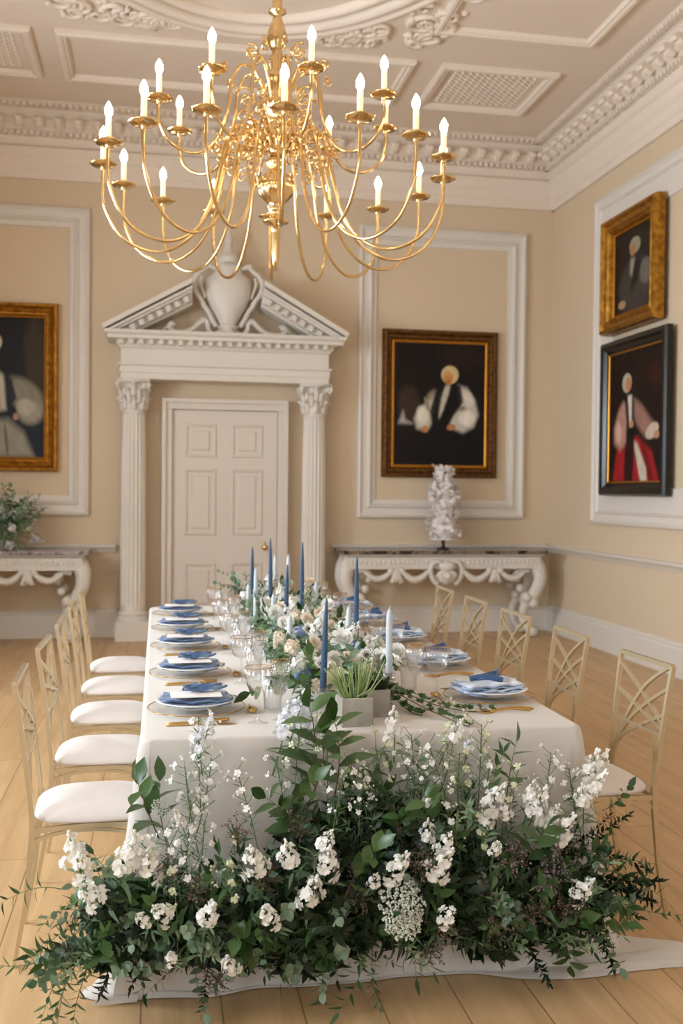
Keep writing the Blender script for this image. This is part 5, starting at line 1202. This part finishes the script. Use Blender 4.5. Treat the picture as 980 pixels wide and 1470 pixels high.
for i, (x, y, z, s) in enumerate(ROSE):
    me = ROSEM[i % 4] if i % 3 != 1 else HY[i % 2]
    if i in (4, 5, 8, 9): me = ROSEM[2]
    nm = 'rose' if me in ROSEM else 'blossom_cluster'
    o = mkobj(nm, me, fr, Vector((x, y, z))-RO); o.rotation_mode = 'QUATERNION'
    o.rotation_quaternion = Vector((rs.uniform(-.6, .6), -.8+rs.uniform(-.4, .2), rs.uniform(.4, 1.2))).to_track_quat('Z', 'Y'); o.scale = (s*(.9 if me in ROSEM else .85),)*3
for (x, y, z) in ((.565, 3.50, .925), (.745, 3.60, .935), (.60, 4.05, .97)):
    o = mkobj('anemone', AN[0], fr, Vector((x, y-.03, z))-RO); o.rotation_mode = 'QUATERNION'; o.rotation_quaternion = Vector((.1, -.9, .6)).to_track_quat('Z', 'Y'); mkobj('dark_centre', AN[1], o)
for k in range(30):
    y = 3.5+2.75*(k+.5)/30; u = rs.uniform(-1, 1); x = .665+u*.17; z = .85+.10*(1-u*u)+rs.uniform(-.02, .03)
    me = rs.choice(HY+[HB]+ROSEM); nm = 'rose' if me in ROSEM else 'blossom_cluster'
    o = mkobj(nm, me, fr, Vector((x, y, z))-RO); o.rotation_mode = 'QUATERNION'; o.rotation_quaternion = Vector((u+rs.uniform(-.4, .4), -.6, .8)).to_track_quat('Z', 'Y'); o.scale = (rs.uniform(.5, .8),)*3
def scatter_r(kind, n, s0, s1, hi=.0):
    for k in range(n):
        y = 3.45+2.8*(k+rs.random())/n; u = rs.uniform(-1, 1); b = Vector((.665+u*.09, y, .80+rs.uniform(0, .03)))
        d = Vector((u*1.3, rs.uniform(-.7, .4), rs.uniform(.3, 1.0)+hi)); plant(kind, fr, b-RO, d, rs, rs.uniform(s0, s1))
scatter_r('euc', 40, .6, .9); scatter_r('olive', 44, .5, .8, .3); scatter_r('big', 34, .6, .9, .2); scatter_r('ruscus', 34, .55, .85, .2); scatter_r('wax', 26, .9, 1.1, 1.2)
for k in range(24):
    y = 3.55+2.7*(k+rs.random())/24; u = rs.uniform(-1, 1); plant('stock', fr, Vector((.665+u*.15, y, .93+.05*(1-abs(u))+rs.uniform(-.02, .04)))-RO, Vector((u*.7, -.4, 1)), rs, rs.uniform(.55, .8))
# camellia leaves hanging at the near left of the runner and a loose leafy tip at the far end
for (x, y, z, dx, dy, dz, s) in [(.50, 3.50, .86, -1, -.3, .15, 1.0), (.52, 3.46, .87, -.8, -.6, -.1, .9), (.64, 3.44, .85, .3, -.8, .4, .6), (.70, 3.40, .84, .5, -.3, .5, .6)]:
    plant('big', fr, Vector((x, y, z))-RO, Vector((dx, dy, dz)), rs, s)
for q in range(4): plant('euc', fr, Vector((.50, 5.95, .86+.02*q))-RO, Vector((-.6+.1*q, 0, 1)), rs, .75)
m = MB()
for k in range(2600):
    y = rs.uniform(3.42, 6.3); u = rs.uniform(-1, 1); x = .665+u*.16; z = .785+rs.random()*.12*(1-u*u*.6)
    m.leaf(Vector((x, y, z))-RO, Vector((u+rs.uniform(-1, 1), rs.uniform(-1, .6), rs.uniform(-.3, 1))), Vector((rs.uniform(-.6, .6), -.6, 1)), rs.uniform(.025, .05), rs.uniform(.008, .02), .3, .2, 'oval', 4)
o = m.build('deep_foliage', M_olive, fr); o['kind'] = 'stuff'
m = MB(); m.tube([Vector((.665+.01*math.sin(i), 3.45+.28*i, .80))-RO for i in range(11)], .03, 10); m.build('moss_core', M_moss, fr)

# ---- ivy trailing over the table by the right-hand flowers
iv = thing('ivy_sprig', 'brown-stemmed ivy trailing across the cloth towards the nearest right place setting', 'ivy', (.86, 3.4, TZ))
def ivy_leaf(m, p, d, n, s):
    d = d.normalized(); side = d.cross(n).normalized(); up = side.cross(d)
    pts = [(0, 0), (.35, -.15), (.75, .15), (.5, .45), (.55, .75), (.2, .7), (0, 1.15), (-.2, .7), (-.55, .75), (-.5, .45), (-.75, .15), (-.35, -.15)]
    vs = [p+d*(b*s)+side*(a*s)+up*(abs(a)*s*.25-.12*s*b*b) for a, b in pts]+[p+d*(.35*s)]
    m.add(vs, [(i, (i+1) % 12, 12) for i in range(12)])
rs = random.Random(12)
for P in ([(-.09, .06, .07), (-.02, .0, .05), (.03, -.10, .03), (.09, -.2, .012), (.13, -.29, .004)], [(-.08, .05, .07), (.02, .02, .045), (.10, -.03, .02), (.20, -.08, .008), (.28, -.09, .01)], [(-.06, .08, .06), (-.03, .0, .03), (-.01, -.06, .01), (.02, -.11, .006)]):
    PP_ = smoothpath(P, 5); m = MB(); m.tube(PP_, .0017, 5); sm = m.build('vine', M_twig, iv)
    m = MB()
    for i, p in enumerate(PP_[2:]):
        a = rs.uniform(0, 6.28); ivy_leaf(m, p+Vector((rs.uniform(-.012, .012), rs.uniform(-.01, .01), .008)), Vector((math.cos(a), math.sin(a), rs.uniform(0, .8))), Vector((rs.uniform(-.3, .3), -.3, 1)), rs.uniform(.016, .028))
        if i % 2: ivy_leaf(m, p+Vector((0, 0, .012)), Vector((math.cos(a+2), math.sin(a+2), .8)), Vector((0, -.5, 1)), rs.uniform(.014, .022))
    m.build('leaves', M_ivy, sm)

# ---- flowers on the left console
SO = Vector((-1.50, 10.33, .925))
vt = thing('flower_vase', 'grey urn holding the white and green flowers on the left console', 'vase', SO)
m = MB(); m.lathe([(0, 0), (.06, 0), (.06, .012), (.025, .03), (.025, .05), (.07, .09), (.10, .15), (.105, .20), (.12, .21), (.10, .21), (.09, .15), (0, .08)], 28); m.build('bowl', M_conc, vt)
fs_ = thing('console_flower_arrangement', 'loose bunch of white blossom and grey foliage cut by the left edge, on the console', 'flower arrangement', SO+Vector((0, 0, .19)))
rs = random.Random(55)
for kind, n, L, s0 in (('olive', 20, .4, 1.3), ('euc', 18, .3, 1.25), ('ruscus', 12, .3, 1.2), ('wax', 14, .3, 1.7)):
    for k in range(n):
        d = Vector((rs.uniform(-1, 1), rs.uniform(-.6, .3), rs.uniform(.0, 1.3))).normalized(); plant(kind, fs_, d*.06, d, rs, s0*rs.uniform(.8, 1.2))
for k in range(26):
    d = Vector((rs.uniform(-1, 1), rs.uniform(-.9, .1), rs.uniform(-.2, 1.1))).normalized(); r = rs.uniform(.16, .37); plant('bstock' if k % 2 else 'stock', fs_, d*r, d, rs, rs.uniform(.8, 1.2))
m = MB()
for k in range(700):
    d = Vector((rs.uniform(-1, 1), rs.uniform(-.8, .4), rs.uniform(-.1, 1))).normalized(); m.leaf(d*rs.uniform(.04, .24), d+rv(rs, .6), Vector((0, 0, 1)), rs.uniform(.03, .06), .014, .3, .2, 'oval', 4)
o = m.build('deep_foliage', M_olive, fs_); o['kind'] = 'stuff'
